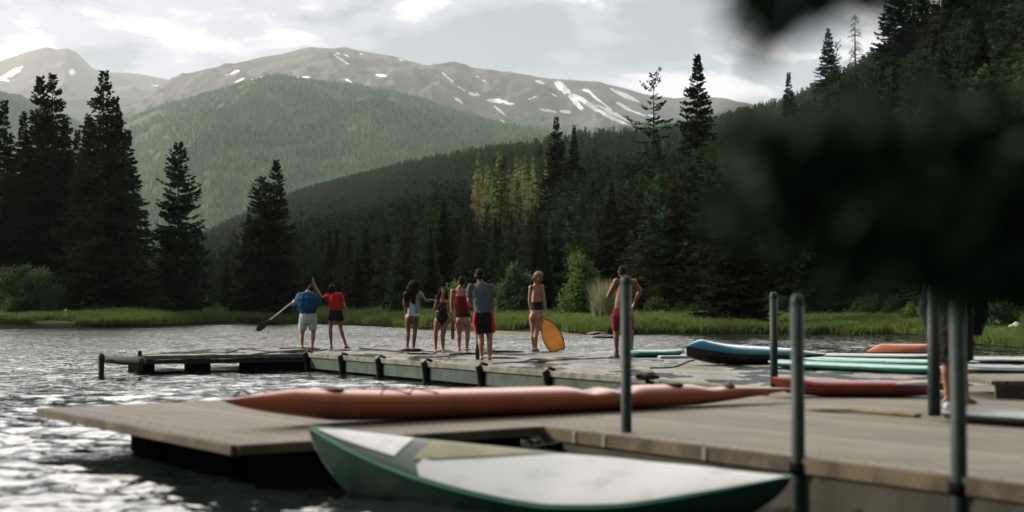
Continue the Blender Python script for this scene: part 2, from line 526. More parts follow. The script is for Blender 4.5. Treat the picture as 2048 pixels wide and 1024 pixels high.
# ------------------------------------------------------------------ mountains
def range_mesh(name, skyl, d_top, d_base, z_base, cols, rows, spur, spur_scale, seed, prange, back=0.5, prof=1.0, rugged=0.0):
    p = np.linspace(prange[0], prange[1], cols)
    v = np.concatenate([np.linspace(0, 1, rows), 1 + np.linspace(0, back, rows // 4)[1:]])
    P, Vv = np.meshgrid(p, v)
    sx = [s[0] for s in skyl]; sy = [s[1] for s in skyl]
    dt = np.interp(P, [a for a, _ in d_top], [b for _, b in d_top])
    db = np.interp(P, [a for a, _ in d_base], [b for _, b in d_base])
    D = db + (dt - db) * Vv
    ztop = EYE + (HOR - np.interp(P, sx, sy)) / F * dt
    vv = np.clip(Vv, 0, 1)
    Z = z_base + (ztop - z_base) * np.where(Vv <= 1, vv ** prof, 1 - 0.9 * (Vv - 1))
    Xw = (P - 1024) / F * dt
    env = (4 * vv * (1 - vv)) ** 0.8
    sp = fbm(Xw / spur_scale, D / spur_scale / 1.6, 5, seed, True) - 0.55
    Z = Z + env * spur * sp * 2
    if rugged: Z = Z + rugged * (fbm(Xw / 120, D / 120, 5, seed + 4) - 0.5) * (0.35 + env)
    X = (P - 1024) / F * D
    V = np.stack([X, D, Z], -1).reshape(-1, 3)
    nr, na = P.shape
    i = np.arange(nr - 1)[:, None] * na + np.arange(na - 1)[None, :]
    q = np.stack([i, i + 1, i + na + 1, i + na], -1).reshape(-1, 4)
    return new_mesh(name, V, [q[:, ::-1]]), V, (nr, na)


def rock_material(name, c1, c2, c3, snow=True):
    m = bpy.data.materials.new(name); m.use_nodes = True
    t = NT(m.node_tree)
    o_ = t.n('ShaderNodeOutputMaterial'); b_ = t.n('ShaderNodeBsdfPrincipled')
    ps = t.n('ShaderNodeNewGeometry').outputs['Position']
    f1 = t.smooth(t.noise(ps, 0.004, 8, 0.62), 0.38, 0.62)
    f2 = t.smooth(t.noise(t.mapping(ps, (1, 1, 0.4)), 0.02, 8, 0.7), 0.35, 0.65)
    c = t.mix(f1, c1, c2); c = t.mix(t.math('MULTIPLY', f2, 0.7), c, c3)
    at_ = t.n('ShaderNodeAttribute', attribute_name='cover')
    spx = t.n('ShaderNodeSeparateColor'); t.l(at_.outputs['Color'], spx.inputs[0])
    ed = t.noise(ps, 0.03, 6, 0.7)
    fr = t.smooth(t.math('ADD', spx.outputs[1], t.math('MULTIPLY_ADD', ed, 0.8, -0.4)), 0.45, 0.55)
    c = t.mix(fr, c, (0.035, 0.058, 0.040))
    if snow:
        sn = t.smooth(t.math('ADD', spx.outputs[0], t.math('MULTIPLY_ADD', ed, 1.0, -0.5)), 0.36, 0.54)
        c = t.mix(sn, c, (0.93, 0.93, 0.96))
    t.l(c, b_.inputs['Base Color']); b_.inputs['Roughness'].default_value = 0.95; b_.inputs['Specular IOR Level'].default_value = 0.1
    t.l(b_.outputs[0], o_.inputs[0])
    return m


def cover_attr(me, V, snow, trees):
    """which patches of the slope are snow (red) and forest (green)"""
    px = 1024 + F * V[:, 0] / V[:, 1]; py = HOR - (V[:, 2] - EYE) / V[:, 1] * F
    s = np.zeros(len(V))
    wob = (fbm(px * 0.09, py * 0.16, 4, 21) - 0.5)
    for (cx, cy, L, wdt, ang) in snow:
        ca, sa = math.cos(R(ang)), math.sin(R(ang))
        u = ((px - cx) * ca + (py - cy) * sa) / (L * 0.56); v = (-(px - cx) * sa + (py - cy) * ca) / (wdt * 0.34 + 0.4)
        s = np.maximum(s, np.clip(1.35 - np.sqrt(u * u + v * v) + wob * 1.1, 0, 1))
    g = np.zeros(len(V))
    if trees is not None:
        lim = np.interp(px, [a for a, _ in trees], [b for _, b in trees])
        g = np.clip((py - lim) / 14 + 0.5, 0, 1)
    a = me.color_attributes.new('cover', 'FLOAT_COLOR', 'POINT')
    a.data.foreach_set('color', np.stack([s, g, np.zeros(len(V)), np.ones(len(V))], -1).astype(np.float32).ravel())


M_rockA = rock_material('alpine_slope', (0.085, 0.085, 0.065), (0.15, 0.138, 0.115), (0.045, 0.05, 0.038))
SKY2 = [(-600, 420), (100, 330), (250, 230), (300, 190), (342, 161), (385, 148), (430, 134), (480, 122), (520, 112), (560, 106), (595, 96), (618, 91), (660, 94), (690, 91), (720, 99), (760, 108), (790, 111), (830, 124), (880, 137), (910, 135),
        (950, 142), (985, 142), (1020, 143), (1060, 150), (1100, 157), (1160, 160), (1200, 161), (1240, 172), (1290, 188), (1350, 196), (1400, 191), (1450, 197), (1500, 206), (1600, 235), (2200, 330), (2800, 380)]
me2, V2, _ = range_mesh('mountain', SKY2, [(-600, 7800), (2800, 7000)], [(-600, 4200), (2800, 4200)], 120, 1150, 320, 230, 900, 3, (-500, 2700), prof=0.95, rugged=50)
SNOW = [(465, 143, 34, 6, -22), (610, 152, 44, 4, 0), (478, 158, 26, 4, -25), (510, 155, 30, 4, -12), (540, 148, 16, 3, -12), (683, 118, 36, 5, 33), (675, 105, 12, 3, 20), (690, 108, 14, 3, 30), (761, 149, 24, 7, 8), (697, 160, 14, 5, 25), (735, 174, 16, 4, 30),
        (720, 105, 8, 2, 20), (800, 117, 12, 3, 20), (895, 153, 34, 4, 42), (945, 187, 20, 9, 18), (915, 198, 22, 7, 35), (922, 175, 22, 4, 35), (990, 200, 40, 14, 8), (1000, 220, 34, 7, 38), (1020, 206, 24, 6, 0), (968, 160, 12, 4, 20), (955, 151, 8, 3, 20),
        (1080, 163, 20, 8, 20), (1095, 220, 28, 8, 8), (1068, 193, 22, 5, -20), (1130, 175, 46, 14, 42), (1150, 200, 40, 16, 48), (1175, 205, 150, 13, 31), (1225, 224, 90, 9, 27), (1232, 237, 80, 8, 24), (1120, 172, 40, 16, 45), (1200, 200, 60, 6, 38), (1253, 190, 54, 14, 24), (1250, 212, 36, 8, 30),
        (1132, 222, 28, 8, 6), (1175, 180, 22, 8, 22), (1235, 240, 60, 5, 22), (955, 186, 10, 4, 40), (1004, 240, 14, 3, 40), (1108, 188, 14, 4, 30), (1270, 222, 50, 6, 20), (1310, 232, 40, 8, 18)]
cover_attr(me2, V2, SNOW, [(-500, 300), (250, 240), (560, 215), (700, 215), (860, 226), (980, 240), (1060, 232), (1120, 244), (1250, 262), (1500, 262), (2700, 400)])
struct('mountain', me2, M_rockA, True)

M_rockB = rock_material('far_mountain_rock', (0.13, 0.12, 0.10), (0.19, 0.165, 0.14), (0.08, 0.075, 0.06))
SKY1 = [(-700, 160), (-300, 170), (-100, 150), (0, 118), (40, 104), (70, 96), (90, 92), (108, 96), (130, 94), (150, 104), (165, 118), (178, 132), (200, 142), (222, 142), (260, 143), (300, 150), (325, 156), (345, 164), (420, 200), (700, 300), (1200, 420)]
me1, V1, _ = range_mesh('far_mountain', SKY1, [(-700, 9800), (1200, 9800)], [(-700, 6000), (1200, 6000)], 150, 600, 160, 130, 900, 12, (-700, 1200), prof=0.9, rugged=40)
cover_attr(me1, V1, [(16, 146, 50, 16, -28), (-4, 156, 40, 8, 10), (140, 142, 14, 18, 70), (315, 170, 40, 3, 8)], [(-700, 200), (100, 200), (250, 195), (400, 215), (1200, 300)])
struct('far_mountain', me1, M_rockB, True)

SKY3 = [(-800, 270), (-300, 200), (-60, 190), (40, 196), (120, 232), (190, 262), (240, 244), (262, 236), (300, 222), (340, 208), (400, 196), (450, 184), (500, 172), (555, 163), (600, 166), (660, 176), (720, 184), (790, 192), (850, 204), (905, 224), (960, 244),
        (1010, 262), (1060, 280), (1120, 300), (1250, 340), (1800, 400), (2800, 420)]
me3, V3, sh3 = range_mesh('forested_hill', SKY3, [(-800, 4700), (2800, 3900)], [(-800, 1900), (2800, 1900)], 14, 420, 170, 150, 620, 5, (-700, 1500), prof=1.12, rugged=10)
m_hill = mat('hill_floor', (0.045, 0.070, 0.035), 0.95, (0.085, 0.110, 0.055), 0.004, spec=0.05, detail=9)
h3 = struct('forested_hill', me3, m_hill, True)
SKY4 = [(-300, 560), (300, 520), (420, 470), (500, 432), (580, 386), (640, 364), (700, 344), (760, 326), (830, 308), (900, 297), (960, 290), (1060, 282), (1180, 268), (1300, 252), (1420, 240), (1600, 215), (2400, 200)]
me4, V4, sh4 = range_mesh('low_ridge', SKY4, [(-300, 2500), (2400, 2300)], [(-300, 1600), (2400, 1500)], 10, 300, 60, 22, 400, 8, (100, 1900), prof=1.0, rugged=5)
h4 = struct('low_ridge', me4, m_hill, True)


# ------------------------------------------------------------------ trees
def leafs(C, D, N, L, W):
    """diamond leaves: centres C, directions D, side vectors N, lengths L, widths W"""
    a = C; b = C + D * L[:, None] * 0.5 + N * W[:, None] * 0.5; c = C + D * L[:, None]; d = C + D * L[:, None] * 0.5 - N * W[:, None] * 0.5
    V = np.stack([a, b, c, d], 1).reshape(-1, 3)
    q = np.arange(len(C) * 4).reshape(-1, 4)
    return V, q


def unit(a):
    return a / np.maximum(np.linalg.norm(a, axis=-1, keepdims=True), 1e-9)


def conifer_crown(H, Rb, seed, nb=170, per=46, z0=0.06, power=0.85, droop=0.28, L=0.36, Wd=0.11, clump=0.35, top=1.0, dens=1.0):
    g = np.random.default_rng(seed)
    zf = z0 + (1 - z0) * np.sort(g.random(nb)) ** 0.92
    az = g.uniform(0, 2 * PI, nb) + np.arange(nb) * 2.4
    lob = 1 + clump * np.sin(az * 2 + g.uniform(0, 6)) * np.sin(zf * 17 + g.uniform(0, 6)) + clump * 2.0 * (g.random(nb) - 0.6)
    env = Rb * ((1 - zf) ** power * (0.82 + 0.35 * top) + 0.03) * np.clip((zf - z0) / 0.06 + 0.6, 0.5, 1)
    Lb = np.maximum(env * lob, 0.22)
    up0 = np.interp(zf, [0, 0.5, 0.85, 1], [-0.15, 0.0, 0.35, 1.1])
    Cs, Ds, Ns, Ls, Ws = [], [], [], [], []
    for i in range(nb):
        k = max(6, int(per * dens * (Lb[i] / Rb) ** 1.0 + 5))
        s = g.random(k) ** 0.7
        dr = np.array([math.cos(az[i]), math.sin(az[i]), 0])
        r = s * Lb[i]
        zz = zf[i] * H + r * up0[i] - droop * Lb[i] * s ** 1.5 + 0.22 * Lb[i] * s ** 4
        C = dr[None] * r[:, None]; C[:, 2] = zz
        side = np.cross(dr, [0, 0, 1])
        sg = g.choice([-1, 1], k)
        D = dr[None] * (0.75 + 0.5 * g.random(k))[:, None] + side[None] * (sg * g.uniform(0.2, 1.15, k))[:, None]
        D[:, 2] += g.normal(-0.12, 0.32, k) + up0[i] * 0.5
        C += side[None] * (sg * g.random(k) * 0.16 * Lb[i] * (1 - s * 0.6))[:, None]
        Cs.append(C); Ds.append(unit(D))
        N = np.cross(D, g.normal(0, 1, (k, 3)) * 0.55 + [0, 0, 1]); Ns.append(unit(N))
        sc = 0.6 + 0.7 * g.random(k)
        Ls.append(L * sc * (1.3 - 0.75 * zf[i])); Ws.append(Wd * sc * (0.8 + 0.6 * g.random(k)))
    V, q = leafs(np.concatenate(Cs), np.concatenate(Ds), np.concatenate(Ns), np.concatenate(Ls), np.concatenate(Ws))
    return new_mesh('crown', V, [q])


def trunk_mesh(H, r0, seed, limbs=14, Rb=2.0, n=8, up=0.97, zlo=0.12):
    g = random.Random(seed)
    bm = bmesh.new()
    pts = [(g.uniform(-.02, .02) * H * 0.1, g.uniform(-.02, .02) * H * 0.1, z) for z in np.linspace(-0.6, H * up, 9)]
    tube(bm, pts, [r0 * 1.35] + [r0 * (1 - 0.93 * k / 8) for k in range(1, 9)], n)
    for i in range(limbs):
        zf = zlo + (0.9 - zlo) * (i + g.random()) / limbs
        a = g.uniform(0, 2 * PI); l = Rb * (1 - zf) ** 0.85 * 0.8 + 0.15
        p = Vector((0, 0, zf * H)); d = Vector((math.cos(a), math.sin(a), 0))
        tube(bm, [p, p + d * l * 0.5 + Vector((0, 0, -0.05 * l)), p + d * l + Vector((0, 0, -0.10 * l))], [r0 * 0.22 * (1.1 - zf), r0 * 0.14 * (1.1 - zf), 0.01], 5)
    me = bpy.data.meshes.new('trunk'); bm.to_mesh(me); bm.free(); smooth_mesh(me)
    me.materials.append(M_bark)
    return me


TREES = {}
def proto(key, H, Rb, seed, mat_=None, r0=None, **kw):
    cr = conifer_crown(H, Rb, seed, **kw); cr.materials.append(mat_ or M_needle)
    TREES[key] = (cr, trunk_mesh(H, r0 or H * 0.014, seed, Rb=Rb, zlo=kw.get('z0', 0.06)), H)


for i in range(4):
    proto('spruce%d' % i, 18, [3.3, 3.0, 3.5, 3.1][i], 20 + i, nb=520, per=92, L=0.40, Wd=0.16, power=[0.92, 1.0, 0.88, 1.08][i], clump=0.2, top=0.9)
for i in range(2):
    proto('pine%d' % i, 14, [2.9, 2.3][i], 40 + i, nb=150, per=90, L=0.42, Wd=0.15, power=[0.42, 0.5][i], clump=0.75, droop=0.05, z0=0.16, top=0.3)
proto('fir', 14, 2.55, 51, nb=420, per=60, L=0.42, Wd=0.16, power=0.62, clump=0.42, droop=0.1, z0=0.05, top=0.6)
proto('sparse', 16, 2.9, 61, nb=84, per=95, L=0.42, Wd=0.13, power=0.55, clump=0.8, droop=0.22, z0=0.14, top=0.2)
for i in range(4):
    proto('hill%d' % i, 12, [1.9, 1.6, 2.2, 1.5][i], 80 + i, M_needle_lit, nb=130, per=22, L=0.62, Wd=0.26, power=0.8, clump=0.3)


def place_tree(key, px, top, d, label, group, cat='tree', wide=1.0, name='conifer_tree', ground=None, rz=None, pmin=0.0):
    cr, tr, H = TREES[key]
    x = (px - 1024) / F * d
    z = float(ground_z(np.array([x]), np.array([d]))[0]) if ground is None else ground
    h = EYE + (HOR - top) / F * d - z
    s = max(h / H, 0.1)
    o = thing(name, label, cat, (x, d, z), random.uniform(0, 6.28) if rz is None else rz, group)
    o.scale = (s * wide, s * wide, s)
    for nm, me in (('crown', cr), ('trunk', tr)):
        c = bpy.data.objects.new(nm, me); link(c); c.parent = o
    return o


G = 'tall spruces in the dark stand on the left shore'
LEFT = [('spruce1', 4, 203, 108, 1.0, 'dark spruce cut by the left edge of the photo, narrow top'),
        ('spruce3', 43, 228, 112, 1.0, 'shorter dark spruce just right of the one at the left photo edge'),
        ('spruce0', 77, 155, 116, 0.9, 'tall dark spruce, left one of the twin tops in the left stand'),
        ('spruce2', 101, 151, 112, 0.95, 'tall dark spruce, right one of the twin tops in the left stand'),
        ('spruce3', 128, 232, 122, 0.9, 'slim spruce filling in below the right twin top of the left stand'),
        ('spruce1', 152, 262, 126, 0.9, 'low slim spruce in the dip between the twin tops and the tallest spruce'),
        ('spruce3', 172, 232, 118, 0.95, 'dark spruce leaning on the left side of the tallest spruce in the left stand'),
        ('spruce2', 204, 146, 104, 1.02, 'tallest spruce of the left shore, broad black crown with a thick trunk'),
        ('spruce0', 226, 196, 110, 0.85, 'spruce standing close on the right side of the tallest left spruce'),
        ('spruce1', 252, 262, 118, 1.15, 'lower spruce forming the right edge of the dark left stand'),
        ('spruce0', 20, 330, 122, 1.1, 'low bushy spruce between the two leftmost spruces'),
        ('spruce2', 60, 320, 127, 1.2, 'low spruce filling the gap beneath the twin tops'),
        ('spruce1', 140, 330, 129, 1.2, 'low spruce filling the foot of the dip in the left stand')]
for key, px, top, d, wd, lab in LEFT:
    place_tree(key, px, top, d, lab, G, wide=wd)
place_tree('fir', 355, 289, 112, 'lone rounded pine standing clear to the right of the left stand', None, wide=0.95, name='pine_tree')
place_tree('spruce3', 330, 470, 125, 'low dark spruce half behind the left foot of the lone pine', 'low conifers around the lone pine', wide=1.5)
place_tree('spruce1', 392, 462, 130, 'low dark spruce at the right foot of the lone pine', 'low conifers around the lone pine', wide=1.4)
place_tree('spruce0', 552, 322, 118, 'taller pointed spruce of the dark pair behind the paddlers', 'pair of spruces behind the paddlers', wide=1.0)
place_tree('fir', 523, 358, 116, 'shorter rounder spruce on the left of the dark pair behind the paddlers', 'pair of spruces behind the paddlers', wide=1.05)
place_tree('spruce1', 497, 430, 124, 'low spruce at the left foot of the dark pair behind the paddlers', 'pair of spruces behind the paddlers', wide=1.2)
place_tree('spruce2', 1113, 236, 150, 'pointed dark spruce, left of the two rising above the sunlit slope', 'two spruces above the sunlit slope', wide=0.85)
place_tree('spruce3', 1148, 253, 154, 'pointed dark spruce, right and lower of the two above the sunlit slope', 'two spruces above the sunlit slope', wide=0.85)
place_tree('sparse', 1308, 149, 132, 'thin ragged pine with open branches left of the big skyline spruce', None, wide=0.95, name='pine_tree')
place_tree('spruce0', 1396, 111, 128, 'big pointed spruce rising above the skyline right of the ragged pine', None, wide=0.92, name='spruce_tree')
place_tree('spruce1', 1580, 145, 235, 'single small pointed spruce on the right hill skyline', None, wide=0.9)
place_tree('spruce2', 1660, 57, 300, 'dark spruce on the right skyline just left of the bare tree', 'skyline spruces on the right hill', wide=0.95)
place_tree('sparse', 1677, 84, 296, 'slimmer spruce hugging the dark skyline spruce left of the bare tree', 'skyline spruces on the right hill', wide=0.7)
RG = 'tall dark conifers at the upper right corner'
for i, (k, px, top, d, wd, lab) in enumerate([
        ('spruce2', 1795, -55, 210, 1.1, 'leftmost of the huge dark conifers cut by the top photo edge'),
        ('spruce0', 1842, -90, 215, 1.0, 'second from left of the huge dark conifers cut by the top photo edge'),
        ('sparse', 1885, -60, 190, 1.1, 'open ragged conifer with bright sky gaps near the upper right corner'),
        ('spruce3', 1930, -130, 180, 1.2, 'dense conifer right of the ragged one with sky gaps'),
        ('spruce1', 1985, -170, 170, 1.3, 'dense conifer second from the right photo edge at the top'),
        ('spruce0', 2050, -200, 160, 1.3, 'dense conifer cut by the right photo edge at the top')]):
    place_tree(k, px, top, d, lab, RG, wide=wd)
place_tree('spruce2', 1463, 330, 75, 'broad black spruce on the grassy shore, bare thick trunk below its skirt', None, wide=1.15, name='spruce_tree')

# bare tree on the skyline
bm = bmesh.new(); g = random.Random(5)
tube(bm, [(0, 0, -1), (0.1, 0, 5), (0.0, 0.05, 10), (0.05, 0, 15.5)], [0.26, 0.2, 0.13, 0.03], 8)
bt = thing('bare_tree', 'bare leafless conifer with thin drooping twigs on the right skyline', 'tree', (0, 0, 0))
bobj('trunk', bm, M_barkgrey, bt, True)
bm = bmesh.new()
for i in range(120):
    zf = 0.18 + 0.8 * g.random(); a = g.uniform(0, 6.28); l = 3.0 * (1 - zf) ** 0.7 * g.uniform(0.6, 1.1) + 0.2
    p = Vector((0.05, 0, zf * 15.5)); d = Vector((math.cos(a), math.sin(a), 0))
    q1 = p + d * l * 0.5 + Vector((0, 0, 0.12 * l)); q2 = p + d * l + Vector((0, 0, -0.12 * l))
    tube(bm, [p, q1, q2], [0.045, 0.032, 0.012], 4)
    for k in range(6):
        s = g.uniform(0.3, 1); b0 = p.lerp(q2, s) + Vector((0, 0, 0.1 * l * (1 - s)))
        e = b0 + (d * 0.35 + Vector((-d.y, d.x, 0)) * g.uniform(-0.6, 0.6) + Vector((0, 0, g.uniform(-0.55, 0.05)))) * 0.8
        tube(bm, [b0, e], [0.02, 0.008], 3)
bobj('branches', bm, M_barkgrey, bt)
bx = (1714 - 1024) / F * 300
bt.location = (bx, 300, float(ground_z(np.array([bx]), np.array([300.]))[0]))
bt.scale = (1.0,) * 3
zt = EYE + (HOR - 22) / F * 300
bt.scale = (((zt - bt.location.z) / 15.5),) * 3
bt.scale.x = bt.scale.y = bt.scale.z * 0.85

M_sun_gold = mat('sun_painted_gold_needles', (0.36, 0.39, 0.15), 0.75, (0.16, 0.20, 0.08), 0.3, spec=0.1, trans=0.5)  # sun on the slope is put into this pale gold colour
M_rust = mat('rusty_needles', (0.36, 0.19, 0.09), 0.8, (0.2, 0.11, 0.06), 0.3, spec=0.1, trans=0.45)
proto('sun_gold', 12, 1.7, 90, M_sun_gold, nb=110, per=24, L=0.6, Wd=0.26, power=0.8, clump=0.4)
proto('rust', 12, 1.6, 91, M_rust, nb=100, per=22, L=0.5, Wd=0.16, power=0.8, clump=0.45)
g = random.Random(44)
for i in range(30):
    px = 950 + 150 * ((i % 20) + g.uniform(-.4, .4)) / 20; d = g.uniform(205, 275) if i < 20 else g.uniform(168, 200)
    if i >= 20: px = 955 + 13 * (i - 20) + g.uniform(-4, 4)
    place_tree('rust' if i % 6 == 2 else 'sun_gold', px, (g.uniform(300, 350) if i < 20 else g.uniform(350, 400)) + (px - 945) * 0.05, d, 'rusty brown conifer among the pale golden trees on the slope' if i % 6 == 2 else 'conifer painted pale golden-green as if sunlit on the slope above the swimmers',
               'rusty conifers on the slope' if i % 6 == 2 else 'conifers painted golden-green as if sunlit on the slope', wide=g.uniform(.5, .8))

M_sun_mid = mat('sun_painted_green_needles', (0.095, 0.135, 0.045), 0.75, (0.045, 0.070, 0.028), 0.3, spec=0.1, trans=0.45)  # lighter green imitates sunlight on these slope trees
proto('sun_midgreen', 12, 1.9, 92, M_sun_mid, nb=150, per=28, L=0.5, Wd=0.2, power=0.8, clump=0.35)
for i in range(34):
    px = 960 + 440 * (i + g.uniform(-.4, .4)) / 34; d = g.uniform(165, 300)
    place_tree('sun_midgreen', px, 318 - (px - 960) * 0.10 + g.uniform(-14, 60), d, 'green conifer painted as if sunlit on the slope below the big skyline spruce', 'conifers painted sunlit green on the slope', wide=g.uniform(.7, 1.0))

# a few more bare snags among the trees
for i, (px, top, d) in enumerate([(1212, 330, 165), (1262, 300, 180), (690, 395, 200), (842, 372, 230), (1336, 262, 170)]):
    x = (px - 1024) / F * d; z = float(ground_z(np.array([x]), np.array([float(d)]))[0])
    r_ = bt.copy(); link(r_)
    r_.location = (x, d, z); k_ = (EYE + (HOR - top) / F * d - z) / 15.5; r_.scale = (k_ * .7, k_ * .7, k_); r_.rotation_euler = (0, 0, i * 1.3)
    r_['label'] = ['thin grey snag in the forest left of the bare-chested man', 'thin grey snag in the forest right above the bare-chested man', 'thin grey snag in the forest above the red-shirt woman',
                   'thin grey snag on the slope above the swimming group', 'thin grey snag between the ragged pine and the big skyline spruce'][i]
    r_['group'] = 'bare snags in the forest'
    for ch in list(bt.children):
        c = ch.copy(); link(c); c.parent = r_

# near forest wall, tree by tree
gg = np.random.default_rng(77)
cnt = 0
ZONES = [(400, 760, 'forest behind the two paddlers', 'dark conifer in the shoreline forest behind the two paddlers', 122, 240, 60, (5, 8)),
         (760, 1040, 'forest behind the swimming group', 'dark conifer in the shoreline forest behind the swimming group', 108, 240, 60, (5, 9)),
         (1040, 1290, 'forest behind the person with the amber board', 'dark conifer in the forest behind the amber board', 98, 235, 62, (5.5, 9.5)),
         (1290, 1640, 'forest behind the blue kayak', 'dark conifer on the wooded slope behind the blue kayak', 92, 250, 50, (7, 12)),
         (1640, 2080, 'forest at the right edge of the photo', 'dark conifer on the shaded slope at the right side', 85, 230, 40, (10, 16))]
for (p0, p1, grp, lab, d0, d1, n_, hh_) in ZONES:
    for i in range(n_):
        px = p0 + (p1 - p0) * (i + gg.random()) / n_ if i % 2 else gg.uniform(p0, p1)
        d = d0 + (d1 - d0) * (((i * 7) % n_) / n_) ** 1.3 + gg.uniform(-3, 3)
        if d < shore_r(px) + 22: d = shore_r(px) + 22 + gg.uniform(0, 8)
        if 925 < px < 1115: h_cap = 6.0
        elif px < 560: h_cap = 4.5 + (px - 400) / 160 * 3.0
        else: h_cap = 99
        if 925 < px < 1115: d = min(d, shore_r(px) + 35 + 40 * gg.random())
        x = (px - 1024) / F * d
        z = float(ground_z(np.array([x]), np.array([d]))[0])
        h = min(gg.uniform(*hh_), h_cap * gg.uniform(.8, 1.1))
        key = ['hill0', 'hill1', 'hill2', 'hill3', 'spruce1', 'spruce3', 'pine0', 'hill2'][gg.integers(8)]
        top = HOR - (z + h - EYE) / d * F
        place_tree(key, px, top, d, lab, grp, wide=gg.uniform(0.75, 1.1))
        cnt += 1


# far forest as one mass: points carry the size of their tree
def scatter(name, pts, scl, mesh_list, material, label, wide=1.0):
    me = bpy.data.meshes.new(name)
    me.vertices.add(len(pts)); me.vertices.foreach_set('co', np.asarray(pts, np.float32).ravel())
    a = me.attributes.new('size', 'FLOAT', 'POINT'); a.data.foreach_set('value', np.asarray(scl, np.float32))
    o = bpy.data.objects.new(name, me); link(o)
    tag(o, label, name.replace('_', ' '), None, 'stuff')
    ng = bpy.data.node_groups.new(name, 'GeometryNodeTree')
    ng.interface.new_socket('Geometry', in_out='INPUT', socket_type='NodeSocketGeometry')
    ng.interface.new_socket('Geometry', in_out='OUTPUT', socket_type='NodeSocketGeometry')
    N = ng.nodes; Lk = ng.links
    gi = N.new('NodeGroupInput'); go = N.new('NodeGroupOutput')
    gti = N.new('GeometryNodeGeometryToInstance')
    for src in mesh_list:
        oi = N.new('GeometryNodeObjectInfo'); oi.inputs[0].default_value = src
        Lk.new(oi.outputs['Geometry'], gti.inputs[0])
    iop = N.new('GeometryNodeInstanceOnPoints')
    Lk.new(gi.outputs[0], iop.inputs['Points']); Lk.new(gti.outputs[0], iop.inputs['Instance'])
    iop.inputs['Pick Instance'].default_value = True
    ri = N.new('FunctionNodeRandomValue'); ri.data_type = 'INT'; ri.inputs[4].default_value = 0; ri.inputs[5].default_value = max(0, len(mesh_list) - 1)
    Lk.new(ri.outputs[2], iop.inputs['Instance Index'])
    rv = N.new('FunctionNodeRandomValue'); rv.data_type = 'FLOAT_VECTOR'
    rv.inputs[0].default_value = (-0.04, -0.04, 0); rv.inputs[1].default_value = (0.04, 0.04, 6.28)
    Lk.new(rv.outputs[0], iop.inputs['Rotation'])
    na = N.new('GeometryNodeInputNamedAttribute'); na.data_type = 'FLOAT'; na.inputs[0].default_value = 'size'
    cx = N.new('ShaderNodeCombineXYZ')
    mw = N.new('ShaderNodeMath'); mw.operation = 'MULTIPLY'; mw.inputs[1].default_value = wide
    Lk.new(na.outputs[0], mw.inputs[0])
    Lk.new(mw.outputs[0], cx.inputs[0]); Lk.new(mw.outputs[0], cx.inputs[1]); Lk.new(na.outputs[0], cx.inputs[2])
    Lk.new(cx.outputs[0], iop.inputs['Scale'])
    Lk.new(iop.outputs[0], go.inputs[0])
    md = o.modifiers.new('scatter', 'NODES'); md.node_group = ng
    return o


def src(name, me, mat_=None):
    """a source shape for the scattered mass, itself one real plant of it"""
    o = bpy.data.objects.new(name, me); link(o)
    if mat_ and not me.materials: me.materials.append(mat_)
    return o


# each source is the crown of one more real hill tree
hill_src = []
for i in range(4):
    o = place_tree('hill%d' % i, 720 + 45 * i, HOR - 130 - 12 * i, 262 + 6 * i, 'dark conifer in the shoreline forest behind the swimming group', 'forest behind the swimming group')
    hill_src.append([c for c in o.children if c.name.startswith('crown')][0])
# the instances must stand upright and unscaled, so use 'original' space (the node default)

gh = np.random.default_rng(5)
n_try = 60000
pp = gh.uniform(250, 2300, n_try)
rs_ = np.interp(pp, SH_P, SH_R) + 60
Rr_ = np.interp(pp, RG_P, RG_R) * 1.04
u = gh.random(n_try)
rad = np.sqrt(rs_ ** 2 + (Rr_ ** 2 - rs_ ** 2) * u)
area_w = (Rr_ ** 2 - rs_ ** 2)
keep = gh.random(n_try) < np.clip(area_w / 1.7e6, 0.02, 1)
# stratify nearer ground more densely
pp, rad = pp[keep], rad[keep]
p2 = gh.uniform(400, 2200, 17000); rs2 = np.interp(p2, SH_P, SH_R) + np.interp(p2, [400, 1150, 1300], [38, 36, 22]); r2 = rs2 + (gh.random(17000)) ** 0.9 * 330
ok = r2 < np.interp(p2, RG_P, RG_R)
pp = np.concatenate([pp, p2[ok]]); rad = np.concatenate([rad, r2[ok]])
azp = np.arctan((pp - 1024) / F)
X = np.sin(azp) * rad; Y = np.cos(azp) * rad
Z = ground_z(X, Y)
kp_ = ~((pp > 925) & (pp < 1115) & (rad < 335))
pp, rad, X, Y, Z = pp[kp_], rad[kp_], X[kp_], Y[kp_], Z[kp_]
sz = (0.55 + 0.55 * gh.random(len(X))) * np.where(rad > 900, 1.0, 0.95)
sz = sz * np.where(rad < 480, np.interp(pp, [380, 620, 1250, 1500], [0.38, 0.68, 0.72, 1.0]), 1.0)
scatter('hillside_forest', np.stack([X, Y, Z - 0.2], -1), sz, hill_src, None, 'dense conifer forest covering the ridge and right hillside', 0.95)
print('hill trees', len(X))


def far_tree_mesh(seed, tiers=5, n=7, H=14, Rb=2.6):
    g = random.Random(seed); bm = bmesh.new()
    for k in range(tiers):
        z0 = H * (0.08 + 0.84 * k / tiers); z1 = z0 + H * 0.36 * (1 - 0.4 * k / tiers)
        r = Rb * (1 - k / tiers) ** 0.8 * g.uniform(0.85, 1.15)
        top = bm.verts.new((g.uniform(-.1, .1), g.uniform(-.1, .1), min(z1, H)))
        ring = [bm.verts.new((math.cos(2 * PI * j / n + k) * r * g.uniform(0.6, 1.25), math.sin(2 * PI * j / n + k) * r * g.uniform(0.6, 1.25), z0 - g.uniform(0, 0.9))) for j in range(n)]
        for j in range(n): bm.faces.new((ring[j], ring[(j + 1) % n], top))
    me = bpy.data.meshes.new('far_conifer'); bm.to_mesh(me); bm.free()
    return me


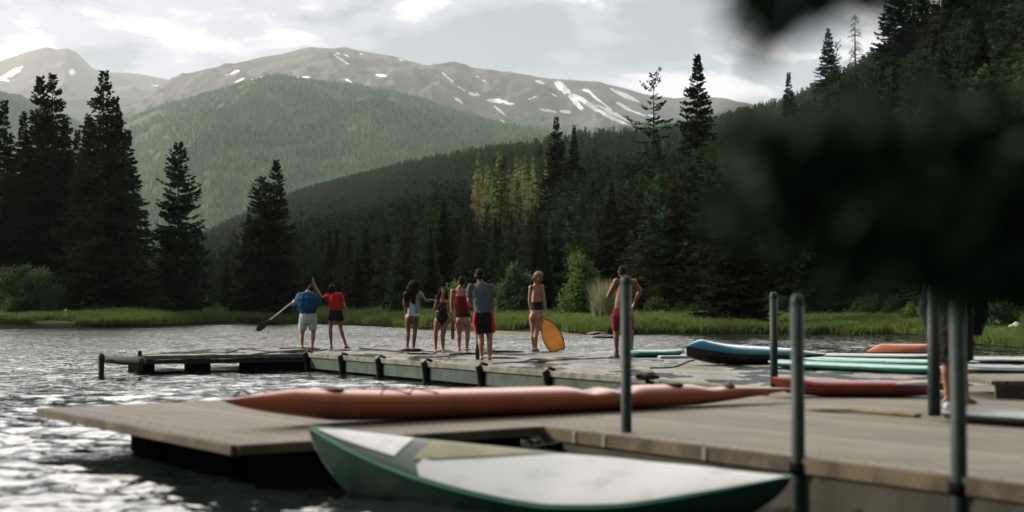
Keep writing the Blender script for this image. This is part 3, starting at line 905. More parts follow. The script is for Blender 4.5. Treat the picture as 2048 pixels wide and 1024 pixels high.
far_src = []
for i in range(3):
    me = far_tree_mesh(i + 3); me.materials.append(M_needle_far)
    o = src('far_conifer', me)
    p_ = [590, 300, 760][i]
    d_ = 2350 + 40 * i
    zz = 30.0
    o.location = ((p_ - 1024) / F * d_, d_, zz)
    tag(o, 'tiny conifer far off on the low forested ridge', 'tree', 'tiny conifers on the low far ridge')
    far_src.append(o)


def surf_points(V, shp, nrow_limit, n, seed, dens=None):
    g = np.random.default_rng(seed)
    nr, na = shp
    Vg = V.reshape(nr, na, 3)
    i = g.uniform(0, nrow_limit - 1.001, n); j = g.uniform(0, na - 1.001, n)
    if dens is not None:
        i = (g.random(n) ** dens) * (nrow_limit - 1.001)
    i0 = i.astype(int); j0 = j.astype(int); fi = (i - i0)[:, None]; fj = (j - j0)[:, None]
    P = (Vg[i0, j0] * (1 - fi) + Vg[i0 + 1, j0] * fi) * (1 - fj) + (Vg[i0, j0 + 1] * (1 - fi) + Vg[i0 + 1, j0 + 1] * fi) * fj
    return P


P3 = surf_points(V3, sh3, 172, 90000, 1, 0.8)
px3 = 1024 + F * P3[:, 0] / P3[:, 1]
ok = (px3 > -150) & (px3 < 1500) & (fbm(P3[:, 0] / 160, P3[:, 1] / 160, 3, 31) > np.where(P3[:, 1] > 2900, 0.28, 0.0))
P3 = P3[ok]
s3 = (0.65 + 0.75 * gh.random(len(P3))) * (0.65 + 0.7 * fbm(P3[:, 0] / 240, P3[:, 1] / 240, 3, 57))
scatter('distant_forest', P3 - [0, 0, 1.0], s3, far_src, None, 'hazy conifer forest covering the big middle hill', 1.0)
P4 = surf_points(V4, sh4, 62, 26000, 2)
p5 = gh.uniform(180, 640, 9000); r5 = gh.uniform(1250, 2600, 9000); a5 = np.arctan((p5 - 1024) / F)
X5 = np.sin(a5) * r5; Y5 = np.cos(a5) * r5
P5 = np.stack([X5, Y5, ground_z(X5, Y5)], -1)
P4 = np.concatenate([P4, P5])
s4 = 0.6 + 0.5 * gh.random(len(P4))
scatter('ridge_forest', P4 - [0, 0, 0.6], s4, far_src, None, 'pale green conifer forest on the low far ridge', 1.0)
for o in far_src:
    # stand each source tree on the ridge surface
    v = V4[np.argmin((V4[:, 0] - o.location.x) ** 2 + (V4[:, 1] - o.location.y) ** 2)]
    o.location = tuple(float(q) for q in v)

# ------------------------------------------------------------------ shrubs, grass, stones
def leafy_mesh(rx, ry, rz_, n, seed, L=0.12, W=0.05, clumps=26, up=0.3, z0=0.0, spread=0.33):
    g = np.random.default_rng(seed)
    cc = g.normal(0, 1, (clumps, 3)); cc = unit(cc) * (g.random((clumps, 1)) ** 0.45)
    cc[:, 2] = np.abs(cc[:, 2]) * 1.0
    cc = cc * [rx, ry, rz_] * 0.8 + [0, 0, z0]
    cr_ = (0.5 + g.random(clumps)) * spread
    k = g.integers(0, clumps, n)
    dvec = unit(g.normal(0, 1, (n, 3))) * (g.random((n, 1)) ** 0.5)
    C = cc[k] + dvec * (cr_[k][:, None]) * [rx, ry, rz_ * 0.8]
    C[:, 2] = np.maximum(C[:, 2], 0.02)
    D = unit(g.normal(0, 1, (n, 3)) + dvec + [0, 0, up]); N = unit(np.cross(D, g.normal(0, 1, (n, 3))))
    s = 0.6 + 0.8 * g.random(n)
    V, q = leafs(C, D, N, L * s, W * s)
    return new_mesh('foliage', V, [q])


def stems_mesh(rx, ry, h, n, seed, r=0.03):
    g = random.Random(seed); bm = bmesh.new()
    for i in range(n):
        a = g.uniform(0, 6.28); f = g.uniform(0.2, 0.85)
        e = Vector((math.cos(a) * rx * f, math.sin(a) * ry * f, h * g.uniform(0.6, 0.95)))
        tube(bm, [(0, 0, -0.3), Vector((e.x * 0.35, e.y * 0.35, e.z * 0.5)), e], [r, r * 0.7, r * 0.25], 5)
    me = bpy.data.meshes.new('stems'); bm.to_mesh(me); bm.free(); return me


def shrub(name, label, px, base_y, w_px, h_px, d, mat_, n, seed, group=None, L=0.22, W=0.09, **kw):
    x = (px - 1024) / F * d
    z = float(ground_z(np.array([x]), np.array([d]))[0])
    rx = w_px / F * d / 2; h = h_px / F * d
    o = thing(name, label, 'shrub' if name != 'young_tree' else 'tree', (x, d, z), 0, group)
    mobj('foliage', leafy_mesh(rx, rx * 0.8, h * 0.92, n, seed, L, W, **kw), mat_, o)
    mobj('stems', stems_mesh(rx, rx * 0.8, h, 9, seed), M_bark, o)
    return o


shrub('willow_bush', 'large rounded grey-green willow bush at the left photo edge', 45, 650, 190, 122, 100, M_willow, 26000, 1, L=0.26, W=0.07, clumps=60, spread=0.24)
shrub('willow_bush', 'low dark bush at the foot of the lone pine', 372, 610, 60, 30, 112, M_willow, 5000, 9, L=0.24)
shrub('young_tree', 'bright green leafy bush right behind the heads of the swimming group', 925, 640, 84, 92, 100, M_leaf, 9000, 2, L=0.24, W=0.13, spread=0.3)
shrub('young_tree', 'rounded mid green bush between the grey-shirt man and the amber board woman', 1035, 650, 88, 140, 98, M_willow, 10000, 3, L=0.26, W=0.12, spread=0.3)
shrub('young_tree', 'tall loose pale green bush between the amber board woman and the bare-chested man', 1165, 650, 110, 172, 92, M_leaf, 9000, 4, L=0.22, W=0.11, clumps=34, spread=0.2)
shrub('young_tree', 'drooping pale green bush behind the two green handrails', 1672, 650, 130, 150, 98, M_willow, 9000, 5, L=0.3, W=0.07, up=-0.5)
shrub('willow_bush', 'light flowering shrub at the water edge right of the tall grass', 1818, 665, 56, 60, 71.5, M_leaf, 3000, 6, L=0.13, W=0.05, clumps=18, spread=0.25)
shrub('willow_bush', 'dark low shrub on the bank near the striped grey boulder', 1985, 650, 120, 60, 66, M_willow, 5000, 8, L=0.2)


for i, (px_, d_, w_, h_) in enumerate([(1312, 88, 70, 46), (1372, 90, 64, 40), (1545, 90, 80, 60), (1600, 88, 60, 44), (1730, 88, 90, 56), (1790, 86, 70, 50)]):
    shrub('willow_bush', ['low dark bush on the bank right of the bare-chested man', 'low dark bush left of the broad black spruce', 'dark bush right of the broad black spruce', 'low bush just behind the blue kayak post',
                          'dark bush at the forest foot behind the terracotta kayak', 'rightmost of the low bushes at the forest foot'][i], px_, 650, w_, h_, d_, M_needle_lit, 3500, 60 + i, 'low bushes at the forest foot', L=0.22, W=0.10)


def tuft_mesh(seed, n=26, h=0.75, spread=0.32, wd=0.022, bend=0.3):
    g = np.random.default_rng(seed)
    a = g.uniform(0, 6.28, n); r = g.random(n) * spread
    B = np.stack([np.cos(a) * r, np.sin(a) * r, np.zeros(n)], -1)
    hh_ = h * (0.5 + 0.6 * g.random(n))
    ln = g.normal(0, bend, (n, 2)) * hh_[:, None]
    T = B + np.stack([ln[:, 0], ln[:, 1], hh_], -1)
    Mid = B + np.stack([ln[:, 0] * .35, ln[:, 1] * .35, hh_ * .6], -1)
    aa = g.uniform(0, 6.28, n); S = np.stack([np.cos(aa), np.sin(aa), 0 * aa], -1) * wd
    V = np.stack([B - S, B + S, Mid + S * .8, Mid - S * .8, T], 1).reshape(-1, 3)
    i = np.arange(n) * 5
    return new_mesh('tuft', V, [np.stack([i, i + 1, i + 2, i + 3], -1), np.stack([i + 3, i + 2, i + 4], -1)])


tufts = []
for i, (p_, r_) in enumerate([(760, 102.0), (1330, 74.0), (380, 108.0)]):
    me = tuft_mesh(i, 34, 0.5, 0.4, 0.02, 0.4); me.materials.append(M_grass)
    x = (p_ - 1024) / F * r_
    o = src('grass_tuft', me); o.location = (x, r_, float(ground_z(np.array([x]), np.array([r_]))[0]))
    tag(o, 'green tuft of shore grass at the edge of the lake', 'grass', 'grass tufts on the shore')
    tufts.append(o)
pg = gh.uniform(-350, 2300, 26000)
rg = np.interp(pg, SH_P, SH_R) + 0.8 + (gh.random(26000) ** 1.3) * np.interp(pg, [0, 450, 700, 1000, 1280, 1850, 2100], [34, 30, 24, 20, 16, 16, 10])
azg = np.arctan((pg - 1024) / F)
X = np.sin(azg) * rg; Y = np.cos(azg) * rg; Z = ground_z(X, Y)
ok = (Z > 0.03) & (fbm(X * 0.2, Y * 0.2, 3, 71) > 0.36)
scatter('shore_grass', np.stack([X, Y, Z - 0.03], -1)[ok], (0.75 + 0.6 * gh.random(len(X)))[ok] * (0.35 + 1.25 * fbm(X * 0.22, Y * 0.3, 3, 4)[ok]) * np.clip(np.hypot(X, Y)[ok] / 85, 0.45, 1), tufts, None, 'tall green grass along the far shore', 1.15)

# pale feathery grass clump behind the bare-chested man
o = thing('reed_clump', 'pale feathery tall grass clump left of the bare-chested man', 'reeds', (at_d(1212, 660, 78).x, 78, 0.3))
mobj('blades', tuft_mesh(91, 900, 2.6, 0.7, 0.014, 0.22), M_reed, o)


def rock(name, label, px, py, z, w, h, mat_, seed, group=None):
    p = at(px, py, z)
    bm = bmesh.new(); bmesh.ops.create_icosphere(bm, subdivisions=4, radius=1)
    for v in bm.verts:
        n_ = mnoise.noise(v.co * 1.3 + Vector((seed * 7.3, 0, 0))) * 0.35 + mnoise.noise(v.co * 3.5 + Vector((seed, 3, 0))) * 0.14
        v.co = v.co * (1 + n_); v.co.x *= w; v.co.y *= w * 0.8; v.co.z *= h
    o = bobj(name, bm, mat_, None, True); o.location = p
    return tag(o, label, 'rock', group)


rock('boulder', 'striped pale boulder on the grass beside the lone pine', 407, 622, 0.95, 0.30, 0.28, M_whiterock, 1).location = at_d(409, 597, 124)
rock('boulder', 'small pale rock left of the striped boulder under the pine', 378, 622, 0.95, 0.22, 0.12, M_whiterock, 2).location = at_d(378, 613, 112)
rock('boulder', 'tiny white stone in the grass in front of the willow bush', 132, 622, 0.95, 0.13, 0.2, M_whiterock, 3).location = at_d(132, 624, 98)
rock('boulder', 'pale veined boulder on the dark bank at the right photo edge', 2030, 655, 0.3, 0.28, 0.2, M_whiterock, 4).location = at_d(2030, 655, 57)
for i, (px, py, w_, h_) in enumerate([(1150, 662, 0.5, 0.12), (1178, 655, 0.45, 0.15), (1195, 668, 0.5, 0.13), (1215, 661, 0.35, 0.14), (1206, 674, 0.6, 0.12)]):
    rock('shore_stone', ['flat grey stone farthest left of the shore stones', 'grey stone, topmost of the flat shore stones by the pale reeds', 'middle one of the flat shore stones left of the bare-chested man',
                         'small grey shore stone close beside the bare-chested man', 'largest and lowest flat stone of the shore stones, at the waterline'][i], px, py, 0.05, w_, h_, M_rock, 10 + i, 'flat stones on the shore')
# low leaf-littered sand spit
bm = bmesh.new()
V_ = []
for i in range(40):
    for j in range(9):
        x_ = -3.0 + 8.6 * i / 39; y_ = 71.0 + 7 * j / 8
        e = max(0, 1 - ((j - 4.5) / 4.2) ** 2) * max(0, 1 - ((i - 19.5) / 19.6) ** 4)
        V_.append((x_, y_ + 1.0 * math.sin(i * .3), -0.12 + 0.24 * e + 0.05 * mnoise.noise(Vector((x_ * .7, y_ * .7, 0)))))
idx = [[i * 9 + j, (i + 1) * 9 + j, (i + 1) * 9 + j + 1, i * 9 + j + 1] for i in range(39) for j in range(8)]
struct('shore_path', new_mesh('shore_path', V_, [idx]), mat('leaf_litter', (0.20, 0.15, 0.07), 0.9, (0.08, 0.08, 0.03), 9, bump=0.6, bscale=40), True)

# ------------------------------------------------------------------ docks
U = Vector((-0.582, 0.813, 0)); Vx = Vector((0.813, 0.582, 0))     # dock axes: away from and across


def deck_material(name, c1, c2, wet=0.0, rot=0.0, pl=0.28):
    m = bpy.data.materials.new(name); m.use_nodes = True
    t = NT(m.node_tree)
    o_ = t.n('ShaderNodeOutputMaterial'); b_ = t.n('ShaderNodeBsdfPrincipled')
    ps = t.n('ShaderNodeTexCoord').outputs['Object']
    loc = t.mapping(ps, (1, 1, 1), (0, 0, 0), (0, 0, rot))
    sp_ = t.n('ShaderNodeSeparateXYZ'); t.l(loc, sp_.inputs[0])
    fr = t.math('FRACT', t.math('DIVIDE', sp_.outputs[0], pl))
    gap = t.math('GREATER_THAN', t.math('ABSOLUTE', t.math('SUBTRACT', fr, 0.5)), 0.46)
    idn = t.math('FLOOR', t.math('DIVIDE', sp_.outputs[0], pl))
    wn = t.n('ShaderNodeTexWhiteNoise', noise_dimensions='1D'); t.l(idn, wn.inputs['W'])
    grain = t.noise(t.mapping(loc, (14, 0.8, 1)), 2.5, 8, 0.65)
    c = t.mix(t.smooth(grain, 0.3, 0.7), c1, c2)
    hs = t.n('ShaderNodeHueSaturation'); t.l(c, hs.inputs['Color'])
    t.l(t.math('MULTIPLY_ADD', wn.outputs['Value'], 0.6, 0.70), hs.inputs['Value']); c = hs.outputs[0]
    stain = t.smooth(t.noise(ps, 0.9, 6, 0.65), 0.5, 0.68)
    c = t.mix(t.math('MULTIPLY', stain, 0.55), c, tuple(q * 0.35 for q in c1))
    dirt = t.smooth(t.noise(ps, 7, 6, 0.7), 0.56, 0.7)
    c = t.mix(t.math('MULTIPLY', dirt, 0.5), c, (0.06, 0.06, 0.035))
    rg_ = 0.72
    if wet:
        wp = t.smooth(t.noise(t.mapping(ps, (1.4, 0.8, 1)), 0.8, 5, 0.62), 0.45, 0.56)
        wp = t.math('MULTIPLY', wp, wet)
        c = t.mix(wp, c, tuple(q * 0.16 for q in c1))
        rg_ = t.math('MULTIPLY_ADD', wp, -0.62, 0.72)
        t.l(rg_, b_.inputs['Roughness'])
    else:
        b_.inputs['Roughness'].default_value = rg_
    c = t.mix(gap, c, (0.015, 0.015, 0.014))
    t.l(c, b_.inputs['Base Color'])
    bn = t.n('ShaderNodeBump'); bn.inputs['Strength'].default_value = 0.35; bn.inputs['Distance'].default_value = 0.01
    t.l(t.math('SUBTRACT', grain, gap), bn.inputs['Height']); t.l(bn.outputs[0], b_.inputs['Normal'])
    t.l(b_.outputs[0], o_.inputs[0])
    return m


ang = math.atan2(Vx.y, Vx.x)
M_deckN = deck_material('near_deck_boards', (0.185, 0.160, 0.118), (0.062, 0.055, 0.042), 0.0, -ang, 0.24)
M_deckF = deck_material('wet_far_deck', (0.21, 0.205, 0.18), (0.105, 0.10, 0.088), 0.95, -ang)

A = Vector((-5.04, 15.26)); B = Vector((-2.17, 11.25)); J = Vector((0.30, 13.0)); K = Vector((6.2, 4.4))
Cn = Vector((-1.05, 18.0)); Mn = Vector((3.12, 17.3)); P1 = Vector((3.40, 18.96)); P0 = Vector((-4.59, 32.3))
near_poly = [A, B, J, K, Vector((15, 12)), Vector((13.5, 20.5)), Vector((3.42, 18.9)), Mn, Cn]
nd = thing('near_dock', 'weathered plank dock in the foreground carrying the long orange kayak', 'dock')


def slab_at(name, poly, z0, z1, m, par, shrink=0.0):
    bm = bmesh.new()
    c = sum((Vector(p) for p in poly), Vector((0, 0))) / len(poly)
    prism(bm, [tuple(p + (c - p).normalized() * shrink) if shrink else tuple(p) for p in poly], z0, z1)
    return bobj(name, bm, m, par)


slab_at('deck', near_poly, DECK - 0.045, DECK, M_deckN, nd)


def rail(par, name, a, b, z0, z1, th, m, outward, inset=0.0, over=0.0):
    """an upright board along the edge a-b, standing th proud of it"""
    a = Vector(a); b = Vector(b); d = (b - a).normalized(); nrm = Vector((d.y, -d.x)) * outward
    a2 = a - d * over; b2 = b + d * over
    o0 = nrm * (-inset); o1 = nrm * (th - inset)
    bm = bmesh.new(); prism(bm, [tuple(a2 + o0), tuple(b2 + o0), tuple(b2 + o1), tuple(a2 + o1)], z0, z1)
    bmesh.ops.bevel(bm, geom=list(bm.edges), offset=min(0.008, th * 0.3), segments=1, affect='EDGES')
    return bobj(name, bm, m, par)


bm = bmesh.new()
for seg_a, seg_b in ((A, B), (J, K)):
    L_ = (seg_b - seg_a).length; dd = (seg_b - seg_a).normalized(); ii = Vector((-dd.y, dd.x))
    for k_ in range(int(L_ / .28)):
        for o2 in (0.06, 0.2):
            q = seg_a + dd * (k_ * .28 + .10) + ii * o2
            box(bm, (q.x, q.y, DECK + 0.002), (.016, .016, .004), .3)
bobj('screw_heads', bm, M_black, nd)
rail(nd, 'edge_board', A, B, DECK - 0.085, DECK - 0.002, 0.05, M_edge, 1)
rail(nd, 'edge_board', B, J, DECK - 0.085, DECK - 0.002, 0.05, M_edge, 1)
rail(nd, 'edge_board', J, K, DECK - 0.12, DECK - 0.002, 0.05, M_edge, 1)
dJK = (K - J).normalized()
rail(nd, 'skirt_board', J + dJK * 0.3, K, -0.30, DECK - 0.125, 0.02, mat('skirt', (0.050, 0.050, 0.036), 0.9, (0.022, 0.022, 0.017), 2, detail=8), 1)
# floats under the platform, leaving gaps where water shines through
for q0, q1 in ((0.16, 0.30), (0.40, 0.66), (0.74, 0.98)):
    a = A.lerp(B, q0); b = A.lerp(B, q1); inn = Vector((Vx.x, Vx.y))
    slab_at('float', [a + inn * 0.7, b + inn * 0.7, b + inn * 1.9, a + inn * 1.9], -0.25, DECK - 0.05, M_float, nd)
slab_at('float', [B.lerp(J, .08) + Vector((-.1, .14)), B.lerp(J, .95) + Vector((-.1, .14)), Cn + Vector((0.3, -0.6)), A.lerp(B, 0.5) + Vector((1.7, 1.3))], -0.25, DECK - 0.051, M_float, nd)
slab_at('float', [J + Vector((.5, -.3)), K + Vector((.3, .3)), Vector((14.6, 12)), Vector((13, 19.8)), Vector((4, 18)), Vector((1.0, 17))], -0.25, DECK - 0.0515, M_float, nd)
# pale straps over the near edge
for f_ in (0.055, 0.10, 0.235):
    p = J + (K - J) * f_ * 0.9
    bm = bmesh.new(); nrm = Vector((dJK.y, -dJK.x))
    box(bm, (p.x + nrm.x * 0.055, p.y + nrm.y * 0.055, DECK - 0.062), (0.045, 0.016, 0.10), math.atan2(dJK.y, dJK.x), 0.004)
    bobj('edge_strap', bm, M_rim, nd)

# far dock
Pb = Vector((-4.0, 36.6)); Pr = Vector((3.2, 31.0))
far_poly = [P0, P1, Vector((13.5, 20.6)), Vector((14.5, 30.5)), Vector((3.4, 31.2)), Vector((-0.9, 36.2)), Vector((-6.6, 36.6))]
fd = thing('far_dock', 'grey dock with green side panels on which the swimmers stand', 'dock')
slab_at('deck', far_poly, DECK - 0.045, DECK + 0.002, M_deckF, fd)
rail(fd, 'rim_board', P0, P1, DECK - 0.085, DECK + 0.012, 0.06, M_rim, 1)
e = (P1 - P0).normalized(); nrm = Vector((e.y, -e.x))
xs_b = [620, 690, 765, 858, 968, 1102, 1308]


def edge_at(px):
    """point of the P0-P1 edge seen at pixel column px"""
    k = (px - 1024) / F
    # P0.x + s*e.x = k*(P0.y + s*e.y)
    s = (k * P0.y - P0.x) / (e.x - k * e.y)
    return P0 + e * s, s


stn = [edge_at(x)[1] for x in xs_b] + [(P1 - P0).length]
for i in range(len(stn) - 1):
    a = P0 + e * (stn[i] + 0.07); b = P0 + e * (stn[i + 1] - 0.07)
    rail(fd, 'side_panel', a, b, DECK - 0.33, DECK - 0.09, 0.025, M_fascia, 1)
    if i < len(stn) - 1 or True:
        p = P0 + e * stn[i]
        bm = bmesh.new()
        q = Vector((p.x, p.y, 0)); nn = Vector((nrm.x, nrm.y, 0)); ee = Vector((e.x, e.y, 0))
        tube(bm, [q - nn * 0.05 + Vector((0, 0, DECK + 0.035)), q + nn * 0.05 + Vector((0, 0, DECK + 0.065)), q + nn * 0.11 + Vector((0, 0, DECK - 0.02)), q + nn * 0.10 + ee * 0.02 + Vector((0, 0, DECK - 0.2)), q + nn * 0.09 + ee * 0.03 + Vector((0, 0, DECK - 0.42))],
             [(0.05, 0.03), (0.06, 0.035), (0.06, 0.04), (0.05, 0.035), (0.04, 0.02)], 8, round_ends=True)
        bobj('bumper', bm, M_black, fd, True)
rail(fd, 'under_beam', P0, P1, -0.3, DECK - 0.335, 0.01, M_float, 1, inset=0.06)
slab_at('float', [P0 + Vector((.3, .3)), P1 + Vector((.1, .5)), Vector((13, 21)), Vector((14, 30)), Vector((3.2, 30.8)), Vector((-1.2, 35.8)), Vector((-5.2, 36))], -0.3, DECK - 0.05, M_float, fd)
rail(fd, 'timber_edge', at(1300, 762).xy, at(1536, 778).xy, DECK + 0.0125, DECK + 0.018, 0.12, mat('mossy_timber', (0.24, 0.25, 0.16), 0.8, (0.10, 0.12, 0.05), 5, detail=8), 1, inset=0.1)

# finger dock going left
F0 = Vector((-8.15, 30.9)); F1 = P0 + Vector((-0.04, 0.0)); F2 = Vector((-6.62, 36.5)); F3 = Vector((-8.6, 34.0))
fg = thing('finger_dock', 'low narrow finger dock running left from the swimmers with open dark underside', 'dock')
slab_at('deck', [F0, F1, F2, F3], DECK - 0.05, DECK - 0.001, M_deckF, fg)
rail(fg, 'rim_board', F0, F1, DECK - 0.09, DECK - 0.004, 0.04, M_rim, 1)
rail(fg, 'side_beam', F0, F1, DECK - 0.19, DECK - 0.095, 0.02, M_navy, 1)
dF = (F1 - F0)
for a, b in ((0.0, 0.10), (0.33, 0.42), (0.66, 1.0)):
    p = F0 + dF * a; q = F0 + dF * b
    slab_at('float', [p + Vector((0.05, 0.06)), q + Vector((0, 0.06)), q + Vector((-.5, 1.2)), p + Vector((-.5, 1.2))], -0.25, DECK - 0.06, M_float, fg)
rail(fg, 'keel_beam', F0, F1, -0.12, 0.045, 0.05, M_float, 1, inset=0.1)
bm = bmesh.new()
pa = at(208, 716); pb_ = at(284, 718)
tube(bm, [Vector((pa.x, pa.y, DECK - 0.02)), Vector((pb_.x, pb_.y, DECK - 0.05))], [0.075, 0.10], 14, round_ends=True)
bobj('end_float', bm, M_fascia, fg, True)
for px, zt, zb, r_ in ((207, 0.44, -0.1, 0.07), (283, 0.52, 0.16, 0.05)):
    p = at(px, 716.5); bm = bmesh.new()
    tube(bm, [(p.x, p.y - .09, zb), (p.x, p.y - .09, (zt + zb) / 2), (p.x, p.y - .09, zt)], [r_, r_ * 0.85, r_], 10, round_ends=True)
    bobj('bumper', bm, M_black, fg, True)

# green piles and the two handrails
def pile(name, label, x, y, zt, zb=-1.0, r=0.055, group='green pipe piles along the near dock'):
    o = thing(name, label, 'post', (x, y, zb), 0, group)
    bm = bmesh.new(); tube(bm, [(0, 0, 0), (0, 0, (zt - zb) * 0.5), (0, 0, zt - zb - 0.02)], [r, r, r], 20); bobj('pipe', bm, M_metalgreen, o, True)
    bm = bmesh.new(); tube(bm, [(0, 0, zt - zb - 0.02), (0, 0, zt - zb + 0.005)], [r * 1.05, r * 0.98], 20, round_ends=True); bobj('cap', bm, M_metalgreen, o, True)
    bm = bmesh.new(); tube(bm, [(0, 0, DECK - zb - 0.12), (0, 0, DECK - zb - 0.04)], [r * 1.35, r * 1.35], 20); bobj('collar', bm, M_float, o, True)
    return o


def pile_xy(px, d):
    return (px - 1024) / F * d


pile('dock_pile', 'dark green pipe pile in front of the bare-chested man, beside the white-decked boat', pile_xy(1252, 12.35), 12.35, EYE + (HOR - 562) / F * 12.35, r=0.047)


def post(label, px, d, top, foot, r):
    x = pile_xy(px, d)
    o = pile('dock_pile', label, x, d, EYE + (HOR - top) / F * d, foot, r)
    return o


post('dark green pipe post rising beside the tail of the blue kayak', 1547, 18.4, 592, DECK - 0.3, 0.050)
post('dark green pipe pile at the dock edge in front of the red kayak', 1594, 10.35, 602, -1.0, 0.049)
post('dark green post just left of the dark-clothed person, standing on the deck', 1866, 14.2, 560, DECK - 0.3, 0.062)
post('dark green pile crossing in front of the dark-clothed person at the dock edge', 1914, 9.2, 575, -1.0, 0.051)


# ------------------------------------------------------------------ kayaks and boards
def craft(name, label, cat, a, b, W, H, mats, group=None, keel=None, n=44, bow=0.5, stern=0.5, roll=0.0, rocker=(0.06, 0.04), crown=0.3,
          sheer=None, deck_prof=None, sheer_frac=0.55, z0=0.0, shape=0.55, sections=20, tip=(0.10, 0.10), stern_shape=None):
    """a hull with a deck between the ground points a and b; returns the thing, its frame is along X"""
    a = Vector(a); b = Vector(b)
    L = (b.xy - a.xy).length
    o = thing(name, label, cat, (a.x, a.y, a.z + z0), math.atan2(b.y - a.y, b.x - a.x), group)
    if roll: o.rotation_euler = (roll, 0, o.rotation_euler[2])
    hull = bmesh.new(); deck = bmesh.new(); rub = bmesh.new()
    def wid(t): return W / 2 * max(0.0, (min(1, t / bow) if bow else 1)) ** shape * max(0.0, min(1, (1 - t) / stern)) ** shape if True else 0
    def halfw(t):
        e1 = math.sin(min(1, t / bow) * PI / 2) ** (shape * 1.5); e2 = math.sin(min(1, (1 - t) / stern) * PI / 2) ** ((stern_shape or shape) * 1.5)
        return max(0.012, W / 2 * e1 * e2)
    def keelz(t): return rocker[0] * (1 - min(1, t / 0.35)) ** 2 + rocker[1] * (1 - min(1, (1 - t) / 0.35)) ** 2
    def sheerz(t):
        base = H * sheer_frac
        return keelz(t) * 0.7 + base * (sheer(t) if sheer else 1.0)
    HR, DR, edges = [], [], []
    for i in range(n + 1):
        t = i / n; t = 0.5 - 0.5 * math.cos(PI * t)
        x = t * L; hw = halfw(t); kz = keelz(t); sz_ = max(sheerz(t), kz + 0.02)
        et = (min(1, t / tip[0]) ** 0.6 if tip[0] else 1) * (min(1, (1 - t) / tip[1]) ** 0.6 if tip[1] else 1)
        kz = sz_ - (sz_ - kz) * max(et, 0.05)
        ring = []
        for k in range(sections + 1):
            th = PI * k / sections
            yy = -math.cos(th) * hw; dd = math.sin(th) ** 0.75
            ring.append(hull.verts.new((x, yy, sz_ - (sz_ - kz) * dd)))
        HR.append(ring)
        cr = H * crown * (deck_prof(t) if deck_prof else 1.0) * min(1, hw / (W * 0.28))
        ring = []
        for k in range(sections + 1):
            th = PI * k / sections
            yy = -math.cos(th) * hw
            ring.append(deck.verts.new((x, yy, sz_ + cr * math.sin(th) ** 0.8 + 0.0)))
        DR.append(ring); edges.append((x, hw, sz_))
    for RR, bmx in ((HR, hull), (DR, deck)):
        for i in range(n):
            for k in range(sections):
                bmx.faces.new((RR[i][k], RR[i][k + 1], RR[i + 1][k + 1], RR[i + 1][k]))
    bmesh.ops.remove_doubles(hull, verts=hull.verts, dist=0.0006); bmesh.ops.remove_doubles(deck, verts=deck.verts, dist=0.0006)
    bobj('hull', hull, mats[0], o, True); bobj('deck', deck, mats[1], o, True)
    if len(mats) > 2 and mats[2]:
        pts = [(x, -hw, z) for x, hw, z in edges] + [(x, hw, z) for x, hw, z in edges[::-1]]
        tube(rub, pts, [0.011] * len(pts), 6)
        bobj('gunwale', rub, mats[2], o, True)
    o['_L'] = L
    return o, edges


def add_cockpit(o, x, z, lx, ly, m_rim, m_in, tilt=0.0):
    bm = bmesh.new(); pts = [(x + math.cos(q) * lx, math.sin(q) * ly, z) for q in np.linspace(0, 2 * PI, 25)]
    tube(bm, pts, [0.016] * 25, 6); c = bobj('cockpit_rim', bm, m_rim, o, True)
    bm = bmesh.new(); vs = [bm.verts.new((x + math.cos(q) * lx * .97, math.sin(q) * ly * .97, z - 0.004)) for q in np.linspace(0, 2 * PI, 24, endpoint=False)]
    lo = [bm.verts.new((v.co.x * .6 + x * .4, v.co.y * 0.6, z - 0.07)) for v in vs]
    for i in range(24): bm.faces.new((vs[i], vs[(i + 1) % 24], lo[(i + 1) % 24], lo[i]))
    bm.faces.new(lo); bobj('cockpit_well', bm, m_in, c, True)


# long orange surf ski
def ski_deck(t):
    v = 1.0
    for c_, w_, d_ in ((0.575, 0.022, 0.55), (0.635, 0.022, 0.55), (0.82, 0.03, 0.4)):
        q = (t - c_) / w_
        if abs(q) < 2.5: v -= d_ * math.exp(-q * q)
    return v


def ski_sheer(t): return 1.25 - 0.30 * min(1, t / 0.6) - 0.30 * max(0, (t - 0.6) / 0.4)


a_ = Vector((-2.57, 12.72, DECK)); b_2 = Vector((3.22, 16.3, DECK))
ob, ed = craft('kayak', 'long glossy orange sit-on-top kayak lying across the near dock', 'kayak', a_, b_2, 0.58, 0.30, (M_orange, M_orange, None), bow=0.26, stern=0.62, tip=(0.16, 0.2),
               rocker=(0.06, 0.05), deck_prof=ski_deck, sheer=ski_sheer, z0=0.004, crown=0.34, n=90, shape=0.62)
bm = bmesh.new()
for (x0_, z_, wd_, h_) in ((3.98, 0.20, 0.30, 0.018), (4.36, 0.20, 0.30, 0.018)):
    tube(bm, [(x0_ - 0.2, 0, z_ - 0.01), (x0_, 0, z_), (x0_ + 0.2, 0, z_ - 0.01)], [(0.10, 0.010), (0.14, 0.012), (0.10, 0.010)], 12, round_ends=True)
bobj('seat_pad', bm, M_black, ob, True)
bm = bmesh.new(); tube(bm, [(5.72, 0, 0.15), (5.84, 0, 0.20), (5.92, 0, 0.14)], [(0.10, 0.03), (0.09, 0.05), (0.08, 0.02)], 10, round_ends=True); bobj('footrest', bm, M_black, ob, True)
bm = bmesh.new(); tube(bm, [(5.3, 0, 0.145), (5.55, 0, 0.15), (5.75, 0, 0.15)], [(0.10, 0.02), (0.12, 0.03), (0.10, 0.02)], 10, round_ends=True); bobj('foot_well', bm, M_slatedark, ob, True)

